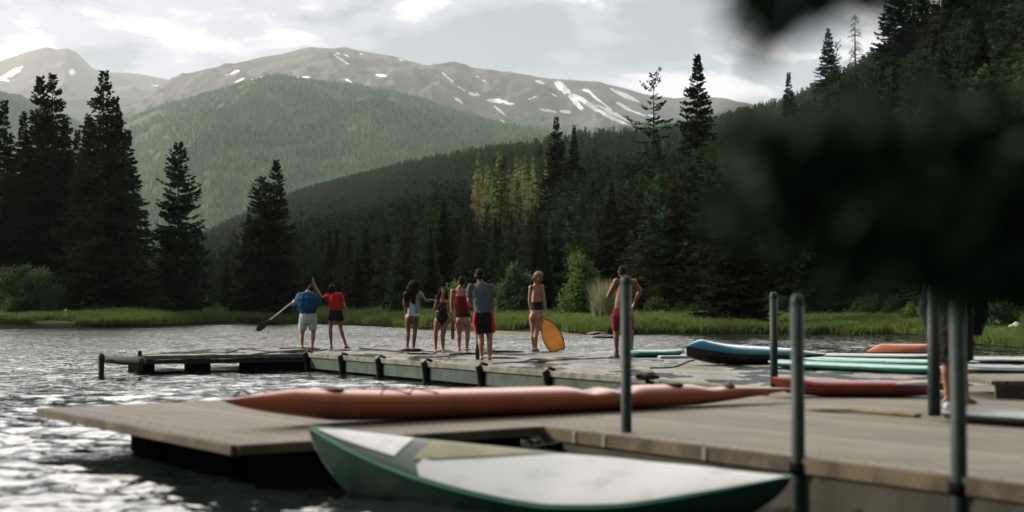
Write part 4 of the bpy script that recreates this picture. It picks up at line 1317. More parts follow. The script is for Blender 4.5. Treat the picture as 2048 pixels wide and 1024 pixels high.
for x0_, lab_ in ((1.05, 'hatch'), (5.05, 'hatch')):
    j_ = min(range(len(ed)), key=lambda q: abs(ed[q][0] - x0_)); zc = ed[j_][2] + 0.30 * 0.34 * min(1, ed[j_][1] / (0.58 * .28))
    bm = bmesh.new(); tube(bm, [(x0_, 0, zc - .008), (x0_, 0, zc + .012)], [(.11, .15), (.10, .14)], 24); bobj('hatch', bm, M_black, ob, True)
bm = bmesh.new()
for x0_ in (1.45, 1.75):
    for sg in (-1, 1):
        ja = min(range(len(ed)), key=lambda q: abs(ed[q][0] - x0_)); jb = min(range(len(ed)), key=lambda q: abs(ed[q][0] - x0_ - .3))
        tube(bm, [(x0_, sg * ed[ja][1] * .8, ed[ja][2] + .075), (x0_ + .15, 0, ed[ja][2] + .115), (x0_ + .3, -sg * ed[jb][1] * .8, ed[jb][2] + .075)], [.006] * 3, 6)
bobj('deck_cord', bm, M_black, ob, True)
bm = bmesh.new(); tube(bm, [(0.10, 0, ed[0][2] + .03), (0.16, 0, ed[0][2] + .09), (0.24, 0, ed[0][2] + .05)], [.012] * 3, 8, round_ends=True); bobj('carry_handle', bm, M_black, ob, True)

# green boat with the white pad, tilted towards the camera beside the dock
def gb_sheer(t): return 1.0 + 0.95 * max(0, 1 - t / 0.55) ** 1.2 + 0.25 * max(0, (t - 0.7) / 0.3)
ga = Vector((-1.53, 11.40, -0.09)); gbp = Vector((1.99, 10.12, -0.09))
gb, ged = craft('paddle_boat', 'dark green hull with white deck pad tilted toward the camera in front of the dock', 'boat', ga, gbp, 0.98, 0.34, (M_dgreen, M_dgreen, M_rimgreen), bow=0.56, stern=0.46, tip=(0.09, 0.12), stern_shape=0.75,
                rocker=(0.12, 0.05), sheer=gb_sheer, crown=0.10, roll=R(16), shape=0.56, n=70, sheer_frac=0.86)
# pad surface follows the deck, a few mm proud
def pad_mesh(edges, W, H, t0, t1, frac, L, crown, lift, ntip=0.5, lo=None, hi=None):
    bm = bmesh.new(); rows = []
    xs = [e_ for e_ in edges if t0 * L <= e_[0] <= t1 * L]
    for (x, hw, z) in xs:
        q = (x / L - t0) / (t1 - t0)
        f_ = frac * min(1.0, math.sin(min(1, q / ntip) * PI / 2) ** 0.7)
        cr = H * crown * min(1, hw / (W * 0.28))
        row = []
        for k in range(17):
            s_ = -1 + 2 * k / 16
            if lo: s_ = lo(x / L) + (hi(x / L) - lo(x / L)) * k / 16
            yy = s_ * hw * f_
            th = math.acos(max(-1, min(1, -yy / hw)))
            row.append(bm.verts.new((x, yy, z + cr * math.sin(th) ** 0.8 + lift)))
        rows.append(row)
    for i in range(len(rows) - 1):
        for k in range(16):
            bm.faces.new((rows[i][k], rows[i][k + 1], rows[i + 1][k + 1], rows[i + 1][k]))
    return bm


Lg = gb['_L']
def gb_split(t): return -0.55 + 1.55 * min(1, max(0, (t - 0.25) / 0.27)) ** 0.8
M_olivedeck = mat('olive_deck', (0.24, 0.235, 0.13), 0.6, (0.15, 0.15, 0.085), 4, detail=8)
bobj('deck_pad', pad_mesh(ged, 0.98, 0.34, 0.255, 0.99, 0.95, Lg, 0.10, 0.007, 0.03, lambda t: -1.0, lambda t: min(1.0, gb_split(t))), M_white, gb, True)
bobj('cockpit_panel', pad_mesh(ged, 0.98, 0.34, 0.225, 0.50, 0.93, Lg, 0.10, 0.005, 0.03, lambda t: min(0.99, gb_split(t) + 0.14), lambda t: 1.0), M_olivedeck, gb, True)
bobj('bow_pad', pad_mesh(ged, 0.98, 0.34, 0.012, 0.215, 0.88, Lg, 0.10, 0.006, 0.3, lambda t: -0.55, lambda t: 1.0), M_whitep, gb, True)
bm = bmesh.new()
def gkeel(x, z):
    q = x / Lg; k_ = 0.12 * (1 - min(1, q / 0.35)) ** 2
    return z - (z - k_) * max(min(1, q / 0.09) ** 0.6, 0.05)
kp = [(x, 0, gkeel(x, z) - 0.004) for x, _, z in ged if x / Lg < 0.24]
tube(bm, kp, [0.016] * len(kp), 8); bobj('keel_strip', bm, M_greyboard, gb, True)
bm = bmesh.new(); tube(bm, [(0.78, 0.20, 0.41), (0.92, 0.12, 0.40), (1.04, 0.05, 0.385)], [(0.05, 0.012), (0.07, 0.02), (0.03, 0.01)], 10, round_ends=True); bobj('grab_handle', bm, M_black, gb, True)

# small red kayak
a_ = at(1538, 792); b_2 = at(1900, 793)
rk, red_ = craft('kayak', 'short red kayak with a white patch lying behind the green handrails', 'kayak', a_, b_2, 0.46, 0.25, (M_red, M_red, M_red), bow=0.35, stern=0.4, rocker=(0.07, 0.03), crown=0.22, z0=0.003, sheer=lambda t: 1.0 + 0.25 * max(0, 1 - t / 0.25))
bm = bmesh.new(); Lr = rk['_L']
tube(bm, [(Lr * 0.67, -0.19, 0.155), (Lr * 0.78, -0.185, 0.165), (Lr * 0.9, -0.14, 0.168)], [(0.02, 0.012), (0.035, 0.028), (0.03, 0.03)], 12, round_ends=True)
bobj('side_patch', bm, M_whitep, rk, True)
# blue kayak
a_ = at(1372, 731); b_2 = at(1650, 724)
bk, _e = craft('kayak', 'blue-topped kayak with black hull and pale bow strip on the far dock', 'kayak', a_, b_2, 0.62, 0.36, (M_navy, M_blue, M_navy), bow=0.3, stern=0.75, rocker=(0.17, 0.04), crown=0.50, tip=(0, 0.2),
               sheer=lambda t: 1.25 - 0.55 * t, z0=0.002, deck_prof=lambda t: 1.15 - 0.6 * t, sheer_frac=0.50)
bm = bmesh.new()
kp = [(x, -0.004, 0.17 * (1 - min(1, (x / bk['_L']) / 0.35)) ** 2 - 0.003) for x, _, _ in _e if x / bk['_L'] < 0.25]
tube(bm, [(-0.006, 0, 0.31), (-0.006, 0, 0.24)] + kp, [0.012] * (len(kp) + 2), 8); bobj('bow_strip', bm, M_whitep, bk, True)
# small teal float left of it
a_ = at(1256, 714.5); b_2 = at(1368, 713.5)
craft('paddleboard', 'short pale teal board end between the dark green pile and the blue kayak', 'board', a_, b_2, 0.5, 0.17, (M_teal, M_tealpale, None), bow=0.2, stern=0.25, rocker=(0.01, 0.06), crown=0.35)
# long teal board
a_ = at(1537, 734); b_2 = at(1990, 754)
craft('paddleboard', 'long teal paddleboard lying in front of the grey board', 'board', a_, b_2, 0.72, 0.17, (M_teal, M_teal, M_tealpale), bow=0.12, stern=0.4, rocker=(0.015, 0.05), crown=0.25)
a_ = at(1600, 727.5); b_2 = at(1960, 737)
craft('paddleboard', 'pale teal paddleboard resting directly behind the long teal one', 'board', a_, b_2, 0.7, 0.15, (M_teal, M_tealpale, None), bow=0.4, stern=0.4, rocker=(0.03, 0.05), crown=0.35)
# grey board
a_ = at(1530, 716.5); b_2 = at(1900, 722)
craft('paddleboard', 'long weathered grey board running behind the teal boards', 'board', a_, b_2, 0.7, 0.15, (M_slate, M_greyboard, None), bow=0.3, stern=0.3, rocker=(0.02, 0.02), crown=0.30)
# terracotta upturned kayak
a_ = at(1731, 707.5); b_2 = at(1868, 708)
craft('kayak', 'terracotta upturned kayak end at the back of the dock', 'kayak', a_, b_2, 0.55, 0.24, (M_terra, M_terra, None), bow=0.6, stern=0.3, rocker=(0.0, 0.0), crown=0.75, sheer_frac=0.2, shape=0.6)
# right edge boards
a_ = at(1928, 726); b_2 = at(2180, 728)
craft('paddleboard', 'pale blue-grey board at the right photo edge, the upper of two', 'board', a_, b_2, 0.6, 0.12, (M_slate, M_greyboard, None), bow=0.2, stern=0.3, rocker=(0.01, 0.01), crown=0.4)
a_ = at(1905, 756); b_2 = at(2230, 762)
craft('kayak', 'slate grey kayak with black hull at the right edge, the lower of two', 'kayak', a_, b_2, 0.6, 0.27, (M_slatedark, M_slate, M_greyboard), bow=0.2, stern=0.4, rocker=(0.02, 0.02), crown=0.22)
a_ = at(1886, 838); b_2 = at(2200, 860)
craft('paddleboard', 'dark slate board lying at the bare foot of the dark-clothed person', 'board', a_, b_2, 0.62, 0.15, (M_slatedark, M_slate, None), bow=0.15, stern=0.4, rocker=(0.02, 0.03), crown=0.22)
# pale plank and timber step
pA = at(1318, 716); pB = at(1376, 717)
bm = bmesh.new(); box(bm, ((pA.x + pB.x) / 2, (pA.y + pB.y) / 2, DECK + 0.03), (0.62, 0.30, 0.05), 0.1, 0.01)
tag(bobj('plank', bm, M_greyboard), 'short pale plank beside the bow of the blue kayak', 'plank')
st_ = thing('timber_step', 'low timber platform step at the right photo edge', 'step', (6.7, 16.6, DECK))
bm = bmesh.new(); box(bm, (0.2, 0.9, 0.19), (2.6, 1.7, 0.05), 0, 0.008); bobj('tread', bm, M_deckN, st_)
bm = bmesh.new(); box(bm, (0.2, 0.08, 0.085), (2.5, 0.05, 0.155), 0, 0.006); bobj('riser', bm, mat('dark_timber', (0.07, 0.07, 0.055), 0.8, (0.035, 0.035, 0.03), 3, detail=8), st_)

# orange... loose items on the dock
def paddle(name, label, p0, p1, blade, m_shaft, m_blade, r=0.015, bl=0.42, bw=0.10, group=None, nrm=(0, 0, 1), both=False):
    p0 = Vector(p0); p1 = Vector(p1)
    o = thing(name, label, 'paddle', p0, 0, group)
    d = (p1 - p0).normalized()
    bm = bmesh.new(); tube(bm, [(0, 0, 0), (p1 - p0) * 0.5, p1 - p0], [r, r, r], 10, round_ends=True); bobj('shaft', bm, m_shaft, o, True)
    bm = bmesh.new()
    s = d * -1
    tube(bm, [s * -0.03, s * bl * .2, s * bl * .5, s * bl * .8, s * bl], [(r, r), (bw * .6, 0.014), (bw, 0.014), (bw * .92, 0.012), (bw * .35, 0.006)], 16, ref=nrm, round_ends=True)
    bobj('blade', bm, m_blade, o, True)
    bm = bmesh.new(); q = p1 - p0; sd_ = d.cross(Vector(nrm)).normalized() * 0.05
    tube(bm, [q - sd_, q + sd_], [0.016, 0.016], 10, round_ends=True); bobj('grip', bm, m_blade, o, True)
    return o


pa = at(1700, 825); pb_ = at(1832, 834)
paddle('paddle', 'olive brown paddle lying on the near dock below the red kayak', pa + Vector((0, 0, .03)), pb_ + Vector((0, 0, .02)), None, M_olive, M_olive, r=0.02, bl=0.55, bw=0.14)


def rope(label, pts, r=0.016, z=DECK, group='dark ropes on the far dock', name='rope'):
    P = [at(px, py, z + 0.012) for px, py in pts]
    # catmull-rom through the points
    out = []
    for i in range(len(P) - 1):
        p0 = P[max(i - 1, 0)]; p1 = P[i]; p2 = P[i + 1]; p3 = P[min(i + 2, len(P) - 1)]
        for k in range(6):
            t_ = k / 6
            out.append(0.5 * ((2 * p1) + (p2 - p0) * t_ + (2 * p0 - 5 * p1 + 4 * p2 - p3) * t_ ** 2 + (3 * p1 - p0 - 3 * p2 + p3) * t_ ** 3))
    out.append(P[-1])
    for q in out: q.z = z + r * 0.9
    bm = bmesh.new(); tube(bm, out, [r] * len(out), 8, round_ends=True)
    return tag(bobj(name, bm, M_rope, None, True), label, 'rope', group)


rope('dark rope trailing from the finger dock to the blue-shirt man', [(455, 706), (478, 699), (500, 698), (530, 702), (580, 704), (640, 701), (655, 698)])
rope('dark rope looping around the feet of the blue-shirt man', [(505, 709), (540, 705), (600, 700), (640, 697), (600, 696), (560, 697)])
rope('dark cord lying between the red-shirt woman and the long-haired woman', [(720, 697), (745, 699), (770, 701), (790, 703), (806, 704)], 0.022)
rope('dark rope ring lying left below the amber board', [(1052, 722), (1066, 718.5), (1090, 719), (1098, 721.5), (1080, 724), (1054, 722.5)], 0.018)
rope('dark cord running from the rope ring to the bare-chested man', [(985, 727), (1030, 724), (1110, 720), (1180, 717), (1240, 714)], 0.013)
rope('dark cord on the dock in front of the blue kayak bow', [(1300, 736), (1345, 734), (1375, 723), (1388, 720)], 0.016)
rope('wet dark line lying behind the grey-shirt man', [(900, 709), (935, 707), (1000, 708), (1050, 710)], 0.018)


def crumple(name, label, cat, p, sx, sy, sz_, m, seed):
    bm = bmesh.new(); bmesh.ops.create_icosphere(bm, subdivisions=4, radius=1)
    for v in bm.verts:
        f_ = 1 + 0.5 * mnoise.noise(v.co * 2.2 + Vector((seed, 0, 0))) + 0.22 * mnoise.noise(v.co * 6 + Vector((0, seed, 0)))
        v.co = Vector((v.co.x * sx * f_, v.co.y * sy * f_, max(0.003, (v.co.z * 0.5 + 0.45) * sz_ * f_)))
    o = bobj(name, bm, m, None, True); o.location = p
    return tag(o, label, cat)


crumple('wetsuit', 'black wet cloth heap at the feet of the curly-haired woman', 'clothing', at(822, 703), 0.26, 0.12, 0.07, M_rope, 3)
crumple('wetsuit', 'flat dark wet cloth on the dock below the curly-haired woman', 'clothing', at(842, 709), 0.28, 0.10, 0.04, M_rope, 8)
crumple('wetsuit', 'dark wet cloth at the feet of the grey-shirt man', 'clothing', at(1000, 717), 0.34, 0.14, 0.035, M_rope, 12)
crumple('wetsuit', 'dark wet cloth between the amber board woman and the swimming group', 'clothing', at(1010, 705), 0.42, 0.16, 0.05, M_rope, 15)


def shoe(label, p, rz, m, s=1.0):
    o = thing('shoe', label, 'shoe', p, rz, 'white shoes beside the dark-clothed person')
    bm = bmesh.new(); tube(bm, [(-0.12 * s, 0, 0.045 * s), (-0.06 * s, 0, 0.055 * s), (0.04 * s, 0, 0.04 * s), (0.13 * s, 0, 0.03 * s)], [(0.035 * s, 0.04 * s), (0.042 * s, 0.05 * s), (0.05 * s, 0.032 * s), (0.04 * s, 0.02 * s)], 14, round_ends=True)
    bobj('upper', bm, m, o, True)
    bm = bmesh.new(); tube(bm, [(-0.13 * s, 0, 0.01), (0.0, 0, 0.01), (0.15 * s, 0, 0.01)], [(0.04 * s, 0.01), (0.046 * s, 0.01), (0.046 * s, 0.01)], 14, round_ends=True)
    bobj('sole', bm, M_greyboard, o, True)
    return o


shoe('white shoe just behind the right handrail, the farther one', at(1888, 797), 0.3, M_whitep)
shoe('pale shoe nearer the camera between the right handrail posts', at(1893, 822), 1.2, M_greyboard)
# cloth bumper heap on far dock rim near 1310
crumple('rope_bundle', 'black rope bundle hanging at the dock edge behind the dark green pile', 'rope', at(1292, 760), 0.16, 0.10, 0.10, M_black, 22)

# ------------------------------------------------------------------ people
def remesh(bm, vox=0.008, smooth=4, wrinkle=0.0, wscale=9.0, seed=0.0):
    me = bpy.data.meshes.new('tmp'); bmesh.ops.recalc_face_normals(bm, faces=bm.faces); bm.to_mesh(me); bm.free()
    o = bpy.data.objects.new('tmp', me); link(o)
    m = o.modifiers.new('r', 'REMESH'); m.mode = 'VOXEL'; m.voxel_size = vox; m.adaptivity = 0
    m = o.modifiers.new('s', 'SMOOTH'); m.factor = 0.5; m.iterations = smooth
    dg = bpy.context.evaluated_depsgraph_get()
    dg.update()
    out = bpy.data.meshes.new_from_object(o.evaluated_get(dg))
    bpy.data.objects.remove(o); bpy.data.meshes.remove(me)
    if wrinkle:
        n_ = len(out.vertices); co = np.empty(n_ * 3, np.float32); out.vertices.foreach_get('co', co)
        no = np.empty(n_ * 3, np.float32); out.vertex_normals.foreach_get('vector', no)
        co = co.reshape(-1, 3); no = no.reshape(-1, 3)
        f_ = fbm(co[:, 0] * wscale + seed, co[:, 2] * wscale * 0.6 + co[:, 1] * wscale + seed, 3, 2, True) - 0.5
        co += no * (f_ * wrinkle)[:, None]
        out.vertices.foreach_set('co', co.ravel()); out.update()
    smooth_mesh(out)
    return out


def arr(me):
    n_ = len(me.vertices); co = np.empty(n_ * 3, np.float32); me.vertices.foreach_get('co', co)
    no = np.empty(n_ * 3, np.float32); me.vertex_normals.foreach_get('vector', no)
    return co.reshape(-1, 3), no.reshape(-1, 3)


def seg_dist(P, a, b):
    a = np.array(a, dtype=float); b = np.array(b, dtype=float); ab = b - a
    t = np.clip(((P - a) @ ab) / max(ab @ ab, 1e-9), 0, 1)
    return np.linalg.norm(P - a - t[:, None] * ab, axis=1)


class Person:
    def __init__(s, label, d, conv, J, H=1.7, face=(0, 1, 0), skin_mat=None, build=1.0, female=True, waist=0.13, hips=0.17, belly=0.11, group=None, headtilt=(0, 0, 1), headdir=None,
                 feet=None, hands=None, foot_dirs=None):
        s.d = d; s.H = H; k = H / 1.72; s.k = k
        s.root = thing('person', label, 'person', (0, 0, 0), 0, group)
        f = Vector(face).normalized(); s.f = f
        s.J = {}
        for nme, v in J.items():
            px, py = conv(v[0], v[1]); dy = v[2] if len(v) > 2 else 0.0
            s.J[nme] = at_d(px, py, d + dy)
        J = s.J
        for nme in ('ankL', 'ankR'):
            if nme in J: J[nme].z = DECK + 0.085 * k
        bm = bmesh.new()
        hm = (J['hipL'] + J['hipR']) / 2; sm = (J['shL'] + J['shR']) / 2
        s.hm, s.sm = hm, sm
        hw = max((J['hipL'] - J['hipR']).length / 2, 0.07)
        sw = (J['shL'] - J['shR']).length / 2
        up = (sm - hm); side = (J['shR'] - J['shL']).normalized()
        bl = build
        tors = [hm - up * 0.14, hm - up * 0.04, hm + up * 0.10, hm + up * 0.36, hm + up * 0.66, hm + up * 0.88, sm + up * 0.01, sm + up * 0.10]
        rad = [(hips * .62 * bl, .085 * bl), (hips * bl, .115 * bl), (hips * .97 * bl, .112 * bl), (waist * bl, belly * .92 * bl), (max(sw * .84, waist), .115 * bl), (sw * .86, .10 * bl), (sw * .62, .072 * bl), (0.055 * k, 0.055 * k)]
        rad = [(a * k, b * k) if i not in (4, 5, 6) else (a, b * k) for i, (a, b) in enumerate(rad)]
        s.tors, s.rad = tors, rad
        tube(bm, tors, rad, 20, ref=f, round_ends=True)
        # seat
        for sg in (-1, 1):
            ellipsoid(bm, hm - up * 0.02 + side * sg * hips * .48 * k - f * 0.055 * k, (0.085 * k * bl, 0.085 * k * bl, 0.10 * k * bl))
        if female:
            for sg in (-1, 1): ellipsoid(bm, hm + up * 0.70 + side * sg * .075 * k + f * 0.085 * k, (.06 * k, .06 * k, .06 * k))
        # neck and head
        hc = J['head']; hu = Vector(headtilt).normalized(); hf = Vector(headdir if headdir is not None else face).normalized()
        hf = (hf - hu * hf.dot(hu)).normalized(); hs = hf.cross(hu).normalized()
        s.hc, s.hu, s.hf, s.hs = hc, hu, hf, hs
        nb = sm + up * 0.06
        tube(bm, [sm - up * 0.02, nb, hc - hu * 0.05 * k - hf * 0.012], [(0.075 * k, .06 * k), 0.058 * k if not female else 0.05 * k, 0.052 * k if not female else 0.045 * k], 14, ref=f, round_ends=True)
        # trapezius slope
        for sg in (-1, 1):
            tube(bm, [nb + side * sg * 0.02 + up * 0.03, sm + side * sg * sw * 0.55 + up * 0.02, sm + side * sg * sw * 0.9], [0.04 * k, 0.045 * k, 0.045 * k], 10, round_ends=True)
        Rm = Matrix((hs, hf, hu)).transposed()
        s.Rm = Rm
        ellipsoid(bm, hc + hu * 0.018 * k, (0.076 * k, 0.096 * k, 0.100 * k), Rm, 20, 14)
        ellipsoid(bm, hc - hu * 0.050 * k + hf * 0.028 * k, (0.054 * k, 0.064 * k, 0.066 * k), Rm, 16, 10)
        ellipsoid(bm, hc - hu * 0.088 * k + hf * 0.062 * k, (0.026 * k, 0.026 * k, 0.022 * k), Rm, 10, 8)
        tube(bm, [hc + hu * 0.022 * k + hf * 0.088 * k, hc - hu * 0.018 * k + hf * 0.110 * k], [0.010 * k, 0.015 * k], 8, round_ends=True)
        tube(bm, [hc - hs * .045 * k + hu * .032 * k + hf * .078 * k, hc + hf * .092 * k + hu * .035 * k, hc + hs * .045 * k + hu * .032 * k + hf * .078 * k], [.012 * k, .012 * k, .012 * k], 8, round_ends=True)
        tube(bm, [hc - hs * .022 * k - hu * .05 * k + hf * .086 * k, hc + hs * .022 * k - hu * .05 * k + hf * .086 * k], [.010 * k, .010 * k], 8, round_ends=True)
        for sg in (-1, 1): ellipsoid(bm, hc + hs * sg * 0.079 * k - hu * 0.005, (0.012 * k, 0.02 * k, 0.032 * k), Rm, 10, 8)
        am = 1.0 if female else 1.25
        s.segs = {'head': [(hc - hu * .06 * k, hc + hu * .05 * k)], 'torso': [(hm, sm)]}
        for sd in 'LR':
            sh, el, wr = J['sh' + sd], J.get('el' + sd), J.get('wr' + sd)
            if el is not None:
                tube(bm, [sh, sh.lerp(el, .35), el, el.lerp(wr, .25), wr], [0.052 * k * am ** .7, 0.045 * k * am, 0.036 * k * am, 0.038 * k * am, 0.025 * k * am], 14, round_ends=True)
                ellipsoid(bm, sh, (0.058 * k * am, 0.056 * k * am, 0.06 * k * am))
                hd = (wr - el).normalized()
                if hands and sd in hands: hd = Vector(hands[sd]).normalized()
                s.hand(bm, wr, hd, side if sd == 'R' else -side, f, k * (1.0 if female else 1.08), sd)
                s.segs['arm' + sd] = [(sh, el), (el, wr), (wr, wr + hd * .17)]
            hp, kn, an = J['hip' + sd], J['kn' + sd], J['ank' + sd]
            lm = 1.0 * bl
            calf = kn.lerp(an, .30) - f * 0.022 * k
            tube(bm, [hp + up * 0.02, hp.lerp(kn, .30), hp.lerp(kn, .75), kn, calf, kn.lerp(an, .70) - f * .006, an], [0.088 * k * lm, 0.084 * k * lm, 0.062 * k * lm, 0.053 * k * lm, 0.055 * k * lm, 0.040 * k, 0.034 * k], 16, round_ends=True)
            fdv = Vector((foot_dirs or {}).get(sd, f)); fdv.z = 0; fdv.normalize()
            g0 = Vector((an.x, an.y, DECK))
            tube(bm, [g0 - fdv * 0.045 * k + Vector((0, 0, .036 * k)), g0 + fdv * .03 * k + Vector((0, 0, .05 * k)), g0 + fdv * 0.11 * k + Vector((0, 0, .034 * k)), g0 + fdv * .155 * k + Vector((0, 0, .022 * k))],
                 [(.032 * k, .034 * k), (.036 * k, .044 * k), (.044 * k, .030 * k), (.046 * k, .018 * k)], 14, ref=(0, 0, 1), round_ends=True)
            tube(bm, [an, g0 + Vector((0, 0, .045 * k))], [.034 * k, .034 * k], 12, round_ends=True)
            sdv = fdv.cross(Vector((0, 0, 1)))
            for q in range(5):
                off = (q - 2) * 0.018 * k * (1 if sd == 'R' else -1)
                b0 = g0 + fdv * .15 * k + sdv * off + Vector((0, 0, .017 * k))
                tube(bm, [b0, b0 + fdv * (.05 - .006 * q) * k], [.0105 * k, .009 * k], 8, round_ends=True)
            s.segs['leg' + sd] = [(hp, kn), (kn, an), (an, g0 + fdv * .2)]
        me = remesh(bm, 0.0085, 3)
        me.materials.append(skin_mat)
        s.body = mobj('body', me, None, s.root)
        s.P, s.N = arr(me)
        s.px = 1024 + F * s.P[:, 0] / s.P[:, 1]; s.py = HOR - (s.P[:, 2] - EYE) / s.P[:, 1] * F
        names = list(s.segs)
        D = np.stack([np.min([seg_dist(s.P, a, b) for a, b in s.segs[n_]], axis=0) - {'torso': 0.10, 'head': .09}.get(n_, 0.04) * k for n_ in names])
        s.lab = np.array(names)[np.argmin(D, axis=0)]
        # eyes
        for sg in (-1, 1):
            bm = bmesh.new(); ellipsoid(bm, hc + hs * sg * .031 * k + hf * .0855 * k + hu * .008 * k, (.013 * k, .008 * k, .008 * k), Rm, 12, 8)
            bobj('eye', bm, M_eye, s.body, True)

    def hand(s, bm, wr, hd, out, f, k, sd):
        n_ = out.cross(hd)
        if n_.length < 0.1: n_ = Vector((0, 1, 0)).cross(hd)
        n_.normalize()                       # across the palm is n_, palm normal is out
        pn = hd.cross(n_).normalized()
        tube(bm, [wr - hd * .01, wr + hd * .03 * k, wr + hd * .085 * k], [(.026 * k, .018 * k), (.036 * k, .016 * k), (.040 * k, .013 * k)], 12, ref=pn, round_ends=True)
        for q, (l, off) in enumerate(((.070, -.029), (.080, -.010), (.074, .010), (.058, .029))):
            b0 = wr + hd * .082 * k + n_ * off * k
            m_ = b0 + hd * l * .5 * k + n_ * off * .12 * k
            tube(bm, [b0, m_, m_ + hd * l * .42 * k + pn * -.018 * k], [.0095 * k, .009 * k, .008 * k], 8, round_ends=True)
        t0 = wr + hd * .025 * k - n_ * .028 * k
        tube(bm, [t0, t0 + hd * .03 * k - n_ * .026 * k, t0 + hd * .062 * k - n_ * .034 * k], [.013 * k, .011 * k, .009 * k], 8, round_ends=True)

    def patch(s, name, m, mask, off=0.006, parent=None):
        me = s.body.data
        idx = np.nonzero(mask)[0]; mp = -np.ones(len(s.P), int); mp[idx] = np.arange(len(idx))
        nf = len(me.polygons); lt = np.empty(nf, np.int32); me.polygons.foreach_get('loop_total', lt)
        lv = np.empty(len(me.loops), np.int32); me.loops.foreach_get('vertex_index', lv)
        if not (lt == 4).all(): return None
        q = lv.reshape(-1, 4); ok = (mp[q] >= 0).all(axis=1); q = mp[q[ok]]
        n_ = len(idx)
        Vo = s.P[idx] + s.N[idx] * off; Vi = s.P[idx] + s.N[idx] * 0.0012
        # close the edge of the cloth with its thickness
        E = np.concatenate([q[:, [0, 1]], q[:, [1, 2]], q[:, [2, 3]], q[:, [3, 0]]])
        key = np.sort(E, axis=1); _, inv, c_ = np.unique(key[:, 0] * 10 ** 7 + key[:, 1], return_inverse=True, return_counts=True)
        Eb = E[c_[inv] == 1]
        W_ = np.stack([Eb[:, 1], Eb[:, 0], Eb[:, 0] + n_, Eb[:, 1] + n_], -1)
        me2 = new_mesh(name, np.concatenate([Vo, Vi]), [np.concatenate([q, W_])])
        return mobj(name, me2, m, parent or s.root, True)

    def tuck(s, mask, amount):
        s.P[mask] -= s.N[mask] * amount
        s.body.data.vertices.foreach_set('co', s.P.ravel()); s.body.data.update()

    def tuck_shorts(s, frac, top=0.12):
        m_ = np.zeros(len(s.P), bool)
        for q in 'LR':
            hp, kn = s.J['hip' + q], s.J['kn' + q]
            lim = hp.z + (kn.z - hp.z) * (frac - 0.06)
            m_ |= (s.lab == 'leg' + q) & (s.P[:, 2] > lim)
        m_ |= (s.lab == 'torso') & (s.P[:, 2] < s.hm.z + top)
        s.tuck(m_, 0.035)

    def tuck_shirt(s, sleeve, low=0.16):
        m_ = (s.lab == 'torso') & (s.P[:, 2] > s.hm.z + low) & (s.P[:, 2] < s.sm.z + 0.05)
        for q in 'LR':
            sh, el = np.array(s.J['sh' + q]), np.array(s.J['el' + q]); ab = el - sh
            t_ = ((s.P - sh) @ ab) / (ab @ ab)
            m_ |= (s.lab == 'arm' + q) & (t_ < sleeve - 0.08) & (seg_dist(s.P, sh, el) < 0.09)
        s.tuck(m_, 0.025)

    def cloth(s, name, m, build, vox=0.011, smooth=5, wrinkle=0.02, seed=1.0):
        bm = bmesh.new(); build(bm)
        return mobj(name, remesh(bm, vox, smooth, wrinkle, 9, seed), m, s.root)

    def hair_short(s, m, back=0.0, name='hair'):
        bm = bmesh.new(); k = s.k
        ellipsoid(bm, s.hc + s.hu * 0.030 * k - s.hf * 0.014 * k, (0.082 * k, 0.096 * k, 0.098 * k), s.Rm, 20, 14)
        ellipsoid(bm, s.hc - s.hu * 0.025 * k - s.hf * 0.045 * k, (0.070 * k, 0.058 * k, 0.065 * k), s.Rm, 16, 10)
        return mobj(name, remesh(bm, 0.009, 3, 0.010, 40, 3.0), m, s.root)

    def hair_long(s, m, locks, r=0.035, wr=0.03, puff=1.0):
        bm = bmesh.new(); k = s.k
        ellipsoid(bm, s.hc + s.hu * 0.026 * k - s.hf * 0.018 * k, (0.092 * k * puff, 0.104 * k * puff, 0.104 * k * puff), s.Rm, 20, 14)
        for L_ in locks:
            pts = [s.hc + s.hs * a * k + s.hu * b * k + s.hf * c * k for a, b, c in L_]
            tube(bm, pts, [r * k * q for q in np.linspace(1.1, 0.55, len(pts))], 10, round_ends=True)
        return mobj('hair', remesh(bm, 0.009, 2, wr, 26, 5.0), m, s.root)


M_eye = mat('eye', (0.03, 0.025, 0.02), 0.3, (0.02, 0.02, 0.02), 3, spec=0.5)
S_pale = skin('fair_skin', (0.36, 0.185, 0.125)); S_tan = skin('tanned_skin', (0.27, 0.125, 0.075)); S_dark = skin('deep_tan_skin', (0.185, 0.085, 0.055))
H_black = mat('black_hair', (0.014, 0.011, 0.010), 0.7, (0.024, 0.019, 0.016), 40, spec=0.08, bump=0.6, bscale=90, stretch=(1, 1, .3))
H_brown = mat('brown_hair', (0.045, 0.025, 0.015), 0.8, (0.02, 0.012, 0.008), 40, spec=0.05, bump=0.6, bscale=90, stretch=(1, 1, .3))
H_fair = mat('fair_hair', (0.24, 0.14, 0.065), 0.5, (0.13, 0.07, 0.03), 40, spec=0.12, bump=0.6, bscale=90, stretch=(1, 1, .3))


def fabric(name, c, c2=None, r=0.85):
    return mat(name, c, r, c2 or tuple(x * .75 for x in c), 14, spec=0.2, bump=0.3, bscale=22)


